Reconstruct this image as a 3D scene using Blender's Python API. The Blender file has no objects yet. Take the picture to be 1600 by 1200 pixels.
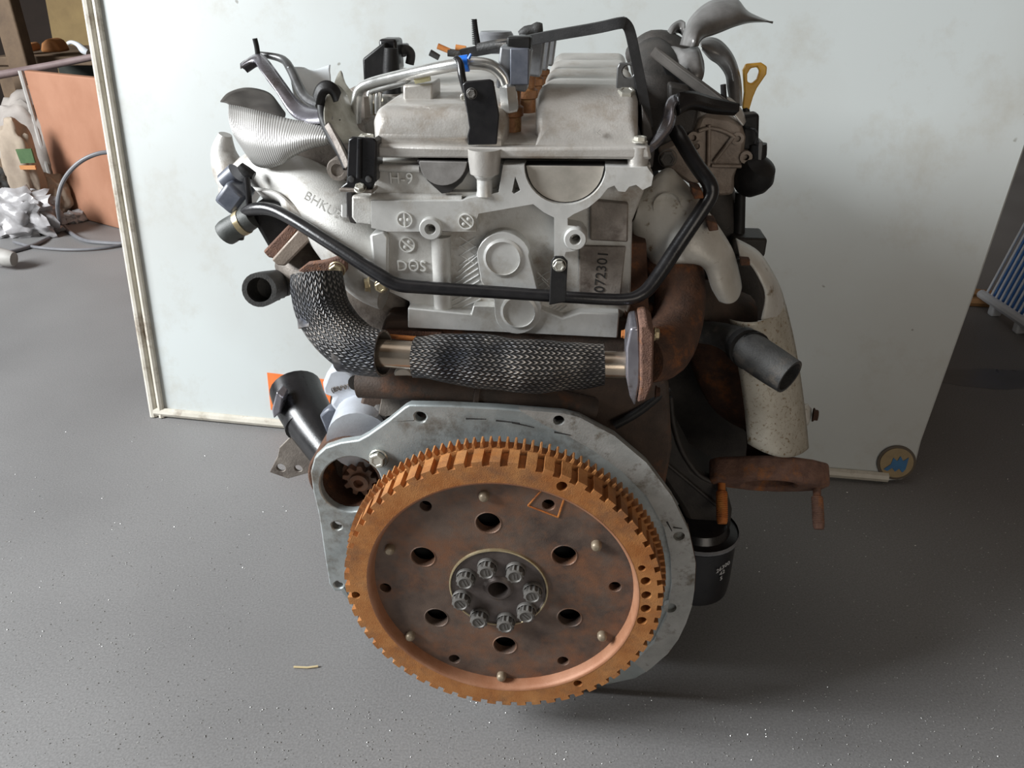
import bpy, bmesh, math, random
from mathutils import Vector, Matrix, noise
random.seed(7)
scene = bpy.context.scene
COL = scene.collection
PI = math.pi
# ------------------------------------------------------------------ camera, light, exposure
CAM_H = 0.71; PITCH = math.radians(28.0); FPX = 1200.0
YAW = math.radians(5.3)                      # the engine stands turned a little: right side nearer
cam = bpy.data.cameras.new('camera'); cam.sensor_width = 36.0; cam.lens = 36.0*FPX/1600.0
cam.clip_start = 0.01
camo = bpy.data.objects.new('camera', cam); COL.objects.link(camo)
camo.location = (0, 0, CAM_H); camo.rotation_euler = (PI/2-PITCH, 0, 0)
scene.camera = camo
scene.view_settings.view_transform = 'Standard'; scene.view_settings.look = 'None'
scene.view_settings.gamma = 1.0; scene.view_settings.use_curve_mapping = False
scene.view_settings.exposure = 0.28
world = bpy.data.worlds.new('world'); scene.world = world; world.use_nodes = True
bg = world.node_tree.nodes['Background']; bg.inputs[0].default_value = (0.86, 0.93, 1.0, 1); bg.inputs[1].default_value = 0.048
def area(name, loc, target, sx, sy, power, col):
    L = bpy.data.lights.new(name, 'AREA'); L.shape = 'RECTANGLE'; L.size = sx; L.size_y = sy
    L.energy = power; L.color = col
    o = bpy.data.objects.new(name, L); COL.objects.link(o); o.location = loc
    o.rotation_euler = (Vector(target)-Vector(loc)).to_track_quat('-Z', 'Y').to_euler()
    return o
area('doorway_daylight', (-3.2, 0.2, 1.95), (0.0, 0.9, 0.40), 1.7, 1.2, 250, (0.95, 0.98, 1.0))
area('front_fill', (1.1, -2.6, 1.0), (0.3, 1.0, 0.35), 1.6, 1.3, 16, (1.0, 0.91, 0.80))  # added fill lamp behind the camera, lifts the sheet and engine front
area('top_fill', (-0.3, 0.5, 3.2), (0.0, 0.9, 0.0), 1.6, 1.6, 4, (1.0, 0.98, 0.95))  # added weak fill from above, no real opening in the ceiling

# ------------------------------------------------------------------ rays: pixel of the 1600x1200 frame -> point at a given distance
CP, SP = math.cos(PITCH), math.sin(PITCH)
def ray(px, py):
    a = (px-800)/FPX; b = (600-py)/FPX
    return Vector((a, CP+b*SP, -SP+b*CP))
def aw(px, py, Y):                           # world point on the plane y = Y
    d = ray(px, py); return Vector((0, 0, CAM_H)) + d*(Y/d.y)
def fl(px, py, z=0.0):                       # world point on the floor
    d = ray(px, py); return Vector((0, 0, CAM_H)) + d*((z-CAM_H)/d.z)
RY = Matrix.Rotation(YAW, 3, 'Z')            # world -> engine frame
def at(px, py, v):                           # engine frame point at distance v along the crank axis
    d = RY @ ray(px, py); return Vector((0, 0, CAM_H)) + d*(v/d.y)
def tdep(px, py, v):
    d = RY @ ray(px, py); return v/d.y
def pr(px, py, v, r): return r*tdep(px, py, v)/FPX

# ------------------------------------------------------------------ materials
MATS = {}
def mk(name, c1, c2, scale=60, rough=0.5, metal=0.0, bump=0.0, bscale=400, c3=None, s3=25, t3=0.6, w3=0.08, rvar=0.1, spec=0.5, detail=6):
    m = bpy.data.materials.new(name); m.use_nodes = True; nt = m.node_tree; N = nt.nodes; L = nt.links
    b = N['Principled BSDF']; b.inputs['Metallic'].default_value = metal
    b.inputs['Specular IOR Level'].default_value = spec
    tc = N.new('ShaderNodeTexCoord'); gi = N.new('ShaderNodeObjectInfo')
    add = N.new('ShaderNodeVectorMath'); add.operation = 'ADD'
    L.new(tc.outputs['Object'], add.inputs[0]); L.new(gi.outputs['Location'], add.inputs[1])
    n1 = N.new('ShaderNodeTexNoise'); n1.inputs['Scale'].default_value = scale; n1.inputs['Detail'].default_value = detail
    n1.inputs['Roughness'].default_value = 0.65
    L.new(add.outputs[0], n1.inputs['Vector'])
    r1 = N.new('ShaderNodeValToRGB'); r1.color_ramp.elements[0].position = 0.32; r1.color_ramp.elements[1].position = 0.68
    r1.color_ramp.elements[0].color = (*c1, 1); r1.color_ramp.elements[1].color = (*c2, 1)
    L.new(n1.outputs['Fac'], r1.inputs['Fac'])
    out = r1.outputs['Color']
    if c3:
        n3 = N.new('ShaderNodeTexNoise'); n3.inputs['Scale'].default_value = s3; n3.inputs['Detail'].default_value = 8
        n3.inputs['Roughness'].default_value = 0.7; L.new(add.outputs[0], n3.inputs['Vector'])
        mr = N.new('ShaderNodeMapRange'); mr.inputs['From Min'].default_value = t3-w3; mr.inputs['From Max'].default_value = t3+w3
        L.new(n3.outputs['Fac'], mr.inputs['Value'])
        mx = N.new('ShaderNodeMix'); mx.data_type = 'RGBA'; L.new(mr.outputs[0], mx.inputs['Factor'])
        L.new(out, mx.inputs['A']); mx.inputs['B'].default_value = (*c3, 1); out = mx.outputs['Result']
    L.new(out, b.inputs['Base Color'])
    rr = N.new('ShaderNodeMapRange'); rr.inputs['To Min'].default_value = max(0.05, rough-rvar); rr.inputs['To Max'].default_value = min(1, rough+rvar)
    L.new(n1.outputs['Fac'], rr.inputs['Value']); L.new(rr.outputs[0], b.inputs['Roughness'])
    if bump:
        nb = N.new('ShaderNodeTexNoise'); nb.inputs['Scale'].default_value = bscale; nb.inputs['Detail'].default_value = 4
        L.new(add.outputs[0], nb.inputs['Vector'])
        bp = N.new('ShaderNodeBump'); bp.inputs['Strength'].default_value = bump; bp.inputs['Distance'].default_value = 0.001
        L.new(nb.outputs['Fac'], bp.inputs['Height']); L.new(bp.outputs[0], b.inputs['Normal'])
    MATS[name] = m
    return m
M = MATS
mk('cast_alu', (0.47, 0.46, 0.435), (0.60, 0.595, 0.57), 30, 0.52, 0.22, 0.25, 700, c3=(0.27, 0.225, 0.175), s3=20, t3=0.60, w3=0.10)
mk('machined_alu', (0.54, 0.54, 0.52), (0.66, 0.66, 0.64), 40, 0.38, 0.30, 0.08, 900, c3=(0.38, 0.345, 0.29), s3=26, t3=0.62, w3=0.10)
mk('cover_alu', (0.42, 0.40, 0.37), (0.56, 0.54, 0.51), 22, 0.40, 0.35, 0.2, 600, c3=(0.30, 0.245, 0.19), s3=20, t3=0.60, w3=0.10)
mk('plug_steel', (0.38, 0.355, 0.31), (0.52, 0.485, 0.43), 50, 0.34, 0.35)
mk('raised_letter', (0.66, 0.66, 0.63), (0.74, 0.74, 0.71), 50, 0.4, 0.1)
mk('dark_plug', (0.22, 0.21, 0.20), (0.32, 0.31, 0.30), 60, 0.45, 0.2, 0.1)
mk('grimy_alu', (0.13, 0.11, 0.095), (0.30, 0.265, 0.23), 24, 0.55, 0.25, 0.35, 500, c3=(0.07, 0.05, 0.04), s3=20, t3=0.58)
mk('brown_alu', (0.20, 0.16, 0.13), (0.34, 0.28, 0.23), 30, 0.5, 0.2, 0.3, 500, c3=(0.10, 0.06, 0.04), s3=25, t3=0.62)
mk('plate_blue', (0.31, 0.345, 0.35), (0.44, 0.475, 0.47), 26, 0.42, 0.35, 0.15, 700, c3=(0.19, 0.175, 0.15), s3=24, t3=0.60)
mk('plate_rim', (0.31, 0.315, 0.30), (0.44, 0.44, 0.425), 40, 0.45, 0.3, 0.25, 700, c3=(0.15, 0.13, 0.10), s3=60, t3=0.60)
mk('rust_ring', (0.34, 0.12, 0.028), (0.50, 0.235, 0.08), 34, 0.6, 0.15, 0.4, 900, c3=(0.17, 0.085, 0.045), s3=22, t3=0.60, w3=0.12, detail=9)
mk('pin_steel', (0.20, 0.155, 0.11), (0.33, 0.27, 0.19), 150, 0.45, 0.3)
mk('rust_lip', (0.30, 0.125, 0.06), (0.40, 0.20, 0.115), 30, 0.55, 0.15, 0.2, 900)
mk('rust_bright', (0.45, 0.12, 0.02), (0.50, 0.21, 0.05), 60, 0.7, 0.1, 0.5, 900, c3=(0.16, 0.05, 0.02), s3=50, t3=0.6)
mk('rust_disc', (0.072, 0.052, 0.044), (0.19, 0.135, 0.105), 26, 0.50, 0.30, 0.3, 900, c3=(0.25, 0.115, 0.06), s3=22, t3=0.57, w3=0.12, detail=10)
mk('hub_steel', (0.085, 0.07, 0.065), (0.15, 0.125, 0.115), 60, 0.42, 0.5, 0.15, 900, c3=(0.16, 0.09, 0.04), s3=40, t3=0.66)
mk('bolt_dark', (0.10, 0.095, 0.088), (0.18, 0.17, 0.158), 120, 0.50, 0.25, 0.15, 1500)
mk('bolt_zinc', (0.50, 0.48, 0.40), (0.62, 0.61, 0.56), 120, 0.30, 0.6, 0.05, 900)
mk('bolt_yellow', (0.40, 0.31, 0.17), (0.52, 0.45, 0.30), 120, 0.35, 0.6)
mk('rust_manifold', (0.045, 0.024, 0.016), (0.125, 0.058, 0.032), 60, 0.85, 0.05, 0.9, 500, c3=(0.26, 0.085, 0.02), s3=30, t3=0.62, detail=10)
mk('rust_flange', (0.10, 0.052, 0.038), (0.21, 0.115, 0.08), 110, 0.88, 0.05, 1.0, 700, c3=(0.33, 0.12, 0.03), s3=36, t3=0.62, detail=10)
mk('cast_iron', (0.035, 0.026, 0.02), (0.085, 0.055, 0.04), 30, 0.75, 0.1, 0.4, 500, c3=(0.15, 0.06, 0.025), s3=14, t3=0.62)
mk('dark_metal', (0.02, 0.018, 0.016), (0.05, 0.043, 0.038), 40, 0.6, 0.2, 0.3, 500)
mk('black_paint', (0.008, 0.008, 0.009), (0.015, 0.014, 0.015), 60, 0.30, 0.0, 0.1, 500)
mk('black_satin', (0.011, 0.011, 0.011), (0.022, 0.021, 0.021), 60, 0.48, 0.0, 0.15, 700, spec=0.25)
mk('rubber', (0.022, 0.022, 0.022), (0.06, 0.06, 0.058), 50, 0.62, 0.0, 0.4, 600, c3=(0.10, 0.085, 0.07), s3=40, t3=0.62)
mk('rubber_grey', (0.05, 0.055, 0.052), (0.10, 0.105, 0.10), 60, 0.55, 0.0, 0.2, 600)
mk('plastic_slate', (0.075, 0.085, 0.11), (0.14, 0.15, 0.18), 60, 0.40)
mk('plastic_grey', (0.12, 0.125, 0.135), (0.20, 0.205, 0.215), 60, 0.40, 0.1)
mk('zinc_pipe', (0.50, 0.50, 0.48), (0.62, 0.62, 0.60), 80, 0.25, 0.75)
mk('stainless', (0.42, 0.34, 0.26), (0.58, 0.50, 0.41), 20, 0.24, 0.85)
mk('violet_steel', (0.26, 0.25, 0.28), (0.42, 0.41, 0.45), 30, 0.25, 0.75, 0.1, 600, c3=(0.13, 0.11, 0.10), s3=30, t3=0.6)
mk('strap_steel', (0.07, 0.07, 0.07), (0.13, 0.13, 0.13), 60, 0.35, 0.4)
mk('starter_silver', (0.50, 0.52, 0.56), (0.62, 0.65, 0.70), 40, 0.38, 0.3, 0.1, 600)
mk('shield', (0.50, 0.48, 0.43), (0.66, 0.645, 0.60), 24, 0.45, 0.2, 0.25, 350, c3=(0.20, 0.14, 0.075), s3=55, t3=0.66, w3=0.05)
mk('shield_speckled', (0.40, 0.37, 0.30), (0.60, 0.575, 0.50), 24, 0.48, 0.2, 0.25, 350, c3=(0.20, 0.125, 0.05), s3=260, t3=0.60, w3=0.06)
mk('tape_dark', (0.11, 0.105, 0.10), (0.24, 0.235, 0.23), 22, 0.35, 0.25, 0.15, 300)
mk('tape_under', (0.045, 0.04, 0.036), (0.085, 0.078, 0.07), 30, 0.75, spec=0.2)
mk('paper_tape', (0.68, 0.72, 0.74), (0.80, 0.84, 0.87), 30, 0.5)
mk('dirty_film', (0.18, 0.17, 0.13), (0.42, 0.41, 0.36), 40, 0.5, 0, 0.3, 200)
mk('yellow_handle', (0.74, 0.38, 0.04), (0.82, 0.50, 0.09), 80, 0.4)
mk('blue_clip', (0.01, 0.14, 0.62), (0.02, 0.18, 0.72), 80, 0.4)
mk('orange_plastic', (0.62, 0.22, 0.06), (0.75, 0.32, 0.10), 90, 0.5)
mk('injector_rust', (0.13, 0.055, 0.022), (0.28, 0.12, 0.04), 70, 0.55, 0.3, 0.4, 600, c3=(0.33, 0.2, 0.09), s3=50, t3=0.62)
mk('stamp_ink', (0.012, 0.011, 0.01), (0.02, 0.018, 0.016), 80, 0.7)
mk('gasket', (0.015, 0.014, 0.013), (0.03, 0.026, 0.024), 80, 0.6)
mk('hole_shade', (0.004, 0.004, 0.004), (0.008, 0.007, 0.007), 30, 0.9)  # near-black colour standing in for the shade inside holes
mk('white_print', (0.5, 0.5, 0.5), (0.6, 0.6, 0.6), 80, 0.6)
mk('yellow_paint', (0.55, 0.52, 0.30), (0.66, 0.62, 0.40), 80, 0.5)
# background
mk('board_edge', (0.46, 0.43, 0.36), (0.60, 0.57, 0.50), 30, 0.5, 0, 0.1, 300, c3=(0.17, 0.12, 0.08), s3=14, t3=0.62)
mk('orange_sticker', (0.72, 0.16, 0.03), (0.80, 0.20, 0.05), 20, 0.5)
mk('terracotta', (0.28, 0.125, 0.07), (0.37, 0.185, 0.115), 4, 0.65)
mk('grey_edge', (0.30, 0.29, 0.27), (0.42, 0.40, 0.38), 20, 0.6)
mk('sack_white', (0.26, 0.23, 0.21), (0.38, 0.345, 0.315), 10, 0.7, 0, 0.5, 60, c3=(0.40, 0.12, 0.12), s3=9, t3=0.70, w3=0.03)
mk('sack_beige', (0.24, 0.19, 0.145), (0.38, 0.31, 0.24), 10, 0.8, 0, 0.4, 60)
mk('green_print', (0.04, 0.09, 0.03), (0.07, 0.13, 0.05), 30, 0.7)
mk('poly_bag', (0.27, 0.26, 0.26), (0.42, 0.41, 0.42), 16, 0.28, 0, 0.8, 50)
mk('old_wood', (0.08, 0.05, 0.03), (0.17, 0.115, 0.07), 8, 0.8, 0, 0.3, 80)
mk('tan_sheet', (0.19, 0.125, 0.05), (0.30, 0.21, 0.09), 5, 0.8)
mk('orange_block', (0.40, 0.16, 0.05), (0.52, 0.24, 0.09), 12, 0.7)
mk('cable_grey', (0.12, 0.12, 0.13), (0.18, 0.18, 0.19), 20, 0.4)
mk('pipe_mauve', (0.18, 0.13, 0.13), (0.28, 0.21, 0.205), 10, 0.45)
mk('wall_dark', (0.018, 0.013, 0.011), (0.05, 0.035, 0.027), 2, 0.9)
mk('wall_brown', (0.09, 0.065, 0.045), (0.14, 0.10, 0.07), 2, 0.9)
mk('crate_dark', (0.02, 0.025, 0.02), (0.05, 0.055, 0.045), 6, 0.8)
mk('wicker', (0.28, 0.15, 0.07), (0.42, 0.25, 0.13), 30, 0.8)
mk('rad_white', (0.70, 0.73, 0.77), (0.80, 0.83, 0.86), 30, 0.35, 0.1)
mk('rad_blue', (0.06, 0.22, 0.62), (0.14, 0.36, 0.80), 40, 0.4)
mk('stick_wood', (0.30, 0.15, 0.06), (0.42, 0.23, 0.10), 20, 0.7)
mk('chip_metal', (0.55, 0.55, 0.53), (0.75, 0.75, 0.73), 50, 0.3, 0.6)
mk('straw', (0.5, 0.40, 0.22), (0.6, 0.5, 0.3), 50, 0.6)

def nodes_of(name):
    m = bpy.data.materials.new(name); m.use_nodes = True; MATS[name] = m
    return m.node_tree, m.node_tree.nodes, m.node_tree.links, m.node_tree.nodes['Principled BSDF']
def mth(N, L, op, a, b=None, c=None):
    n = N.new('ShaderNodeMath'); n.operation = op
    for i, x in enumerate((a, b, c)):
        if x is None: continue
        if isinstance(x, (int, float)): n.inputs[i].default_value = x
        else: L.new(x, n.inputs[i])
    return n.outputs[0]
def braid_material():
    nt, N, L, b = nodes_of('braid')
    tc = N.new('ShaderNodeTexCoord'); sp = N.new('ShaderNodeSeparateXYZ'); L.new(tc.outputs['UV'], sp.inputs[0])
    nz = N.new('ShaderNodeTexNoise'); nz.inputs['Scale'].default_value = 60; L.new(tc.outputs['Object'], nz.inputs['Vector'])
    j = mth(N, L, 'MULTIPLY', nz.outputs['Fac'], 0.9)
    u = mth(N, L, 'ADD', mth(N, L, 'MULTIPLY', sp.outputs[0], 34), j)
    v = mth(N, L, 'MULTIPLY', sp.outputs[1], 190)
    fu = mth(N, L, 'ABSOLUTE', mth(N, L, 'SUBTRACT', mth(N, L, 'FRACT', u), 0.5))      # 0 centre .. .5 column edge
    odd = mth(N, L, 'MULTIPLY', mth(N, L, 'MODULO', mth(N, L, 'FLOOR', u), 2.0), 0.5)
    ph = mth(N, L, 'ADD', mth(N, L, 'ADD', v, odd), mth(N, L, 'MULTIPLY', fu, 1.5))
    s = mth(N, L, 'SINE', mth(N, L, 'MULTIPLY', ph, 2*PI))
    s = mth(N, L, 'MULTIPLY', mth(N, L, 'ADD', s, 1.0), 0.5)
    edge = mth(N, L, 'COSINE', mth(N, L, 'MULTIPLY', fu, PI))
    h = mth(N, L, 'MULTIPLY', s, edge)
    n2 = N.new('ShaderNodeTexNoise'); n2.inputs['Scale'].default_value = 26; n2.inputs['Detail'].default_value = 5; L.new(tc.outputs['Object'], n2.inputs['Vector'])
    r = N.new('ShaderNodeValToRGB'); e = r.color_ramp.elements
    e[0].position = 0.25; e[0].color = (0.010, 0.011, 0.013, 1); e[1].position = 0.95; e[1].color = (0.25, 0.25, 0.26, 1)
    L.new(h, r.inputs['Fac'])
    r2 = N.new('ShaderNodeValToRGB'); e = r2.color_ramp.elements
    e[0].position = 0.38; e[0].color = (0.24, 0.26, 0.32, 1); e[1].position = 0.66; e[1].color = (1.7, 1.5, 1.25, 1)
    L.new(n2.outputs['Fac'], r2.inputs['Fac'])
    mx = N.new('ShaderNodeMix'); mx.data_type = 'RGBA'; mx.blend_type = 'MULTIPLY'; mx.inputs['Factor'].default_value = 1
    L.new(r.outputs[0], mx.inputs['A']); L.new(r2.outputs[0], mx.inputs['B'])
    L.new(mx.outputs['Result'], b.inputs['Base Color']); b.inputs['Roughness'].default_value = 0.38
    b.inputs['Metallic'].default_value = 0.2
    bp = N.new('ShaderNodeBump'); bp.inputs['Strength'].default_value = 1.0; bp.inputs['Distance'].default_value = 0.0012
    L.new(h, bp.inputs['Height']); L.new(bp.outputs[0], b.inputs['Normal'])
braid_material()
def tape_material():
    nt, N, L, b = nodes_of('tape_ribbed')
    tc = N.new('ShaderNodeTexCoord'); sp = N.new('ShaderNodeSeparateXYZ'); L.new(tc.outputs['UV'], sp.inputs[0])
    w = mth(N, L, 'MULTIPLY', mth(N, L, 'SINE', mth(N, L, 'MULTIPLY', sp.outputs[0], 120)), 0.35)
    ph = mth(N, L, 'ADD', mth(N, L, 'MULTIPLY', sp.outputs[1], 2600), w)
    s = mth(N, L, 'MULTIPLY', mth(N, L, 'ADD', mth(N, L, 'SINE', ph), 1.0), 0.5)
    n2 = N.new('ShaderNodeTexNoise'); n2.inputs['Scale'].default_value = 12; L.new(tc.outputs['Object'], n2.inputs['Vector'])
    r = N.new('ShaderNodeValToRGB'); e = r.color_ramp.elements
    e[0].position = 0.2; e[0].color = (0.31, 0.30, 0.285, 1); e[1].position = 0.8; e[1].color = (0.46, 0.455, 0.44, 1)
    L.new(s, r.inputs['Fac']); L.new(r.outputs[0], b.inputs['Base Color'])
    b.inputs['Roughness'].default_value = 0.36; b.inputs['Metallic'].default_value = 0.35
    bp = N.new('ShaderNodeBump'); bp.inputs['Strength'].default_value = 0.5; bp.inputs['Distance'].default_value = 0.0006
    L.new(s, bp.inputs['Height']); L.new(bp.outputs[0], b.inputs['Normal'])
tape_material()
def floor_material():
    nt, N, L, b = nodes_of('floor_concrete')
    tc = N.new('ShaderNodeTexCoord')
    n1 = N.new('ShaderNodeTexNoise'); n1.inputs['Scale'].default_value = 2.2; n1.inputs['Detail'].default_value = 6; L.new(tc.outputs['Object'], n1.inputs['Vector'])
    n2 = N.new('ShaderNodeTexNoise'); n2.inputs['Scale'].default_value = 420; n2.inputs['Detail'].default_value = 6; L.new(tc.outputs['Object'], n2.inputs['Vector'])
    r1 = N.new('ShaderNodeValToRGB'); e = r1.color_ramp.elements
    e[0].position = 0.3; e[0].color = (0.165, 0.162, 0.161, 1); e[1].position = 0.7; e[1].color = (0.215, 0.211, 0.209, 1)
    L.new(n1.outputs['Fac'], r1.inputs['Fac'])
    r2 = N.new('ShaderNodeValToRGB'); e = r2.color_ramp.elements
    e[0].position = 0.3; e[0].color = (0.82, 0.82, 0.82, 1); e[1].position = 0.72; e[1].color = (1.2, 1.2, 1.2, 1)
    L.new(n2.outputs['Fac'], r2.inputs['Fac'])
    mx = N.new('ShaderNodeMix'); mx.data_type = 'RGBA'; mx.blend_type = 'MULTIPLY'; mx.inputs['Factor'].default_value = 1
    L.new(r1.outputs[0], mx.inputs['A']); L.new(r2.outputs[0], mx.inputs['B'])
    L.new(mx.outputs['Result'], b.inputs['Base Color'])
    rr = N.new('ShaderNodeMapRange'); rr.inputs['To Min'].default_value = 0.42; rr.inputs['To Max'].default_value = 0.62
    L.new(n1.outputs['Fac'], rr.inputs['Value']); L.new(rr.outputs[0], b.inputs['Roughness'])
    bp = N.new('ShaderNodeBump'); bp.inputs['Strength'].default_value = 0.25; bp.inputs['Distance'].default_value = 0.0007
    L.new(n2.outputs['Fac'], bp.inputs['Height']); L.new(bp.outputs[0], b.inputs['Normal'])
floor_material()
def board_material():
    nt, N, L, b = nodes_of('board_white')
    tc = N.new('ShaderNodeTexCoord')
    n1 = N.new('ShaderNodeTexNoise'); n1.inputs['Scale'].default_value = 3; n1.inputs['Detail'].default_value = 6; L.new(tc.outputs['Object'], n1.inputs['Vector'])
    r1 = N.new('ShaderNodeValToRGB'); e = r1.color_ramp.elements
    e[0].position = 0.3; e[0].color = (0.455, 0.47, 0.455, 1); e[1].position = 0.62; e[1].color = (0.51, 0.545, 0.54, 1)
    L.new(n1.outputs['Fac'], r1.inputs['Fac'])
    # grime towards the foot of the sheet, broken up; and small dark chips
    sp = N.new('ShaderNodeSeparateXYZ'); L.new(tc.outputs['Object'], sp.inputs[0])
    n2 = N.new('ShaderNodeTexNoise'); n2.inputs['Scale'].default_value = 9; n2.inputs['Detail'].default_value = 9; n2.inputs['Roughness'].default_value = 0.72
    L.new(tc.outputs['Object'], n2.inputs['Vector'])
    mr = N.new('ShaderNodeMapRange'); mr.inputs['From Min'].default_value = 0.52; mr.inputs['From Max'].default_value = 0.76; L.new(n2.outputs['Fac'], mr.inputs['Value'])
    mx = N.new('ShaderNodeMix'); mx.data_type = 'RGBA'; L.new(mth(N, L, 'MULTIPLY', mr.outputs[0], 0.55), mx.inputs['Factor'])
    L.new(r1.outputs[0], mx.inputs['A']); mx.inputs['B'].default_value = (0.36, 0.33, 0.27, 1)
    n3 = N.new('ShaderNodeTexVoronoi'); n3.inputs['Scale'].default_value = 15; n3.inputs['Randomness'].default_value = 1; nd = N.new('ShaderNodeTexNoise'); nd.inputs['Scale'].default_value = 60; L.new(tc.outputs['Object'], nd.inputs['Vector'])
    vm = N.new('ShaderNodeVectorMath'); vm.operation = 'MULTIPLY_ADD'; L.new(nd.outputs['Color'], vm.inputs[0]); vm.inputs[1].default_value = (.012, .012, .012); L.new(tc.outputs['Object'], vm.inputs[2]); L.new(vm.outputs[0], n3.inputs['Vector'])
    m3 = N.new('ShaderNodeMapRange'); m3.inputs['From Min'].default_value = 0.022; m3.inputs['From Max'].default_value = 0.042; m3.inputs['To Min'].default_value = 0.7; m3.inputs['To Max'].default_value = 0
    L.new(n3.outputs['Distance'], m3.inputs['Value'])
    mx2 = N.new('ShaderNodeMix'); mx2.data_type = 'RGBA'; L.new(m3.outputs[0], mx2.inputs['Factor'])
    L.new(mx.outputs['Result'], mx2.inputs['A']); mx2.inputs['B'].default_value = (0.16, 0.15, 0.12, 1)
    L.new(mx2.outputs['Result'], b.inputs['Base Color']); b.inputs['Roughness'].default_value = 0.42
board_material()

# ------------------------------------------------------------------ objects
ORG = {}                                     # frame origin of each object, to write children relative to their parents
BASE = Vector((0.0, 0.80, 0.0))
engine = bpy.data.objects.new('engine', None); COL.objects.link(engine)
engine.rotation_euler = (0, 0, -YAW); engine.location = Matrix.Rotation(-YAW, 3, 'Z') @ BASE
engine.empty_display_size = 0.1
engine['label'] = 'dirty four-cylinder diesel engine with rusty orange flywheel standing on the floor'
engine['category'] = 'engine'
ORG[engine.name] = BASE
def link(name, me, mat, parent, center, label=None, kind=None):
    o = bpy.data.objects.new(name, me); COL.objects.link(o)
    if mat and not me.materials: me.materials.append(M[mat])
    ORG[o.name] = Vector(center)
    if parent is not None:
        o.parent = parent; o.location = Vector(center)-ORG[parent.name]
    else: o.location = center
    if label: o['label'] = label
    if kind: o['kind'] = kind
    return o
def finish(name, bm, mat, parent, smooth=35, bevel=0, label=None, kind=None, seg=2, solid=0, sub=0, recalc=True):
    if recalc: bmesh.ops.recalc_face_normals(bm, faces=bm.faces)
    lo = Vector((1e9,)*3); hi = -lo
    for v in bm.verts:
        for i in range(3):
            lo[i] = min(lo[i], v.co[i]); hi[i] = max(hi[i], v.co[i])
    c = (lo+hi)/2
    if parent is None: c.z = lo.z
    for v in bm.verts: v.co -= c
    me = bpy.data.meshes.new(name); bm.to_mesh(me); bm.free()
    if smooth:
        me.shade_smooth() if hasattr(me, 'shade_smooth') else None
        me.set_sharp_from_angle(angle=math.radians(smooth))
    o = link(name, me, mat, parent, c, label, kind)
    if solid:
        s = o.modifiers.new('thickness', 'SOLIDIFY'); s.thickness = solid; s.offset = -1
    if sub:
        s = o.modifiers.new('smooth', 'SUBSURF'); s.levels = s.render_levels = sub
    if bevel:
        b = o.modifiers.new('edges', 'BEVEL'); b.width = bevel; b.segments = seg; b.limit_method = 'ANGLE'; b.angle_limit = math.radians(40)
    return o
def top(o, label, cat, group=None):
    o['label'] = label; o['category'] = cat
    if group: o['group'] = group
    return o
# -- shape makers (into a bmesh)
def b_plate(bm, loops, vec):                 # flat polygon with holes, extruded by vec
    new = []
    edges = []
    for lp in loops:
        vs = [bm.verts.new(p) for p in lp]; new += vs
        for i in range(len(vs)): edges.append(bm.edges.new((vs[i], vs[(i+1) % len(vs)])))
    if len(loops) == 1 and len(new) <= 5:
        fs = [bm.faces.new(new)]
    else:
        g = bmesh.ops.triangle_fill(bm, edges=edges, use_beauty=True, use_dissolve=False)
        fs = [x for x in g['geom'] if isinstance(x, bmesh.types.BMFace)]
    r = bmesh.ops.extrude_face_region(bm, geom=fs)
    for x in r['geom']:
        if isinstance(x, bmesh.types.BMVert): x.co += Vector(vec)
def circ(c, r, n=24, ax=(0, 1, 0), sx=1, sz=1, a0=0, a1=2*PI):
    full = abs(a1-a0-2*PI) < 1e-6
    return [Vector((c[0]+r*sx*math.cos(a0+(a1-a0)*i/(n if full else n-1)), c[1], c[2]+r*sz*math.sin(a0+(a1-a0)*i/(n if full else n-1)))) for i in range(n)]
def plate(name, px, v0, v1, mat, parent, holes=(), bevel=0.0008, label=None, kind=None):
    bm = bmesh.new()
    loops = [[at(x, y, v0) for x, y in px]]
    for h in holes:
        if len(h) == 3:
            loops.append(circ(at(h[0], h[1], v0), pr(h[0], h[1], v0, h[2]), 20))
        else: loops.append([at(x, y, v0) for x, y in h])
    b_plate(bm, loops, (0, v1-v0, 0))
    return finish(name, bm, mat, parent, bevel=bevel, label=label, kind=kind)
def smooth_path(P, n):
    if len(P) < 3 or n <= 1: return P
    out = []
    for i in range(len(P)-1):
        p0 = P[max(i-1, 0)]; p1 = P[i]; p2 = P[i+1]; p3 = P[min(i+2, len(P)-1)]
        for k in range(n):
            t = k/n; q = []
            for a, b_, c, d in zip(p0, p1, p2, p3):
                q.append(0.5*((2*b_)+(-a+c)*t+(2*a-5*b_+4*c-d)*t*t+(-a+3*b_-3*c+d)*t**3))
            out.append(tuple(q))
    out.append(P[-1]); return out
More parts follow.
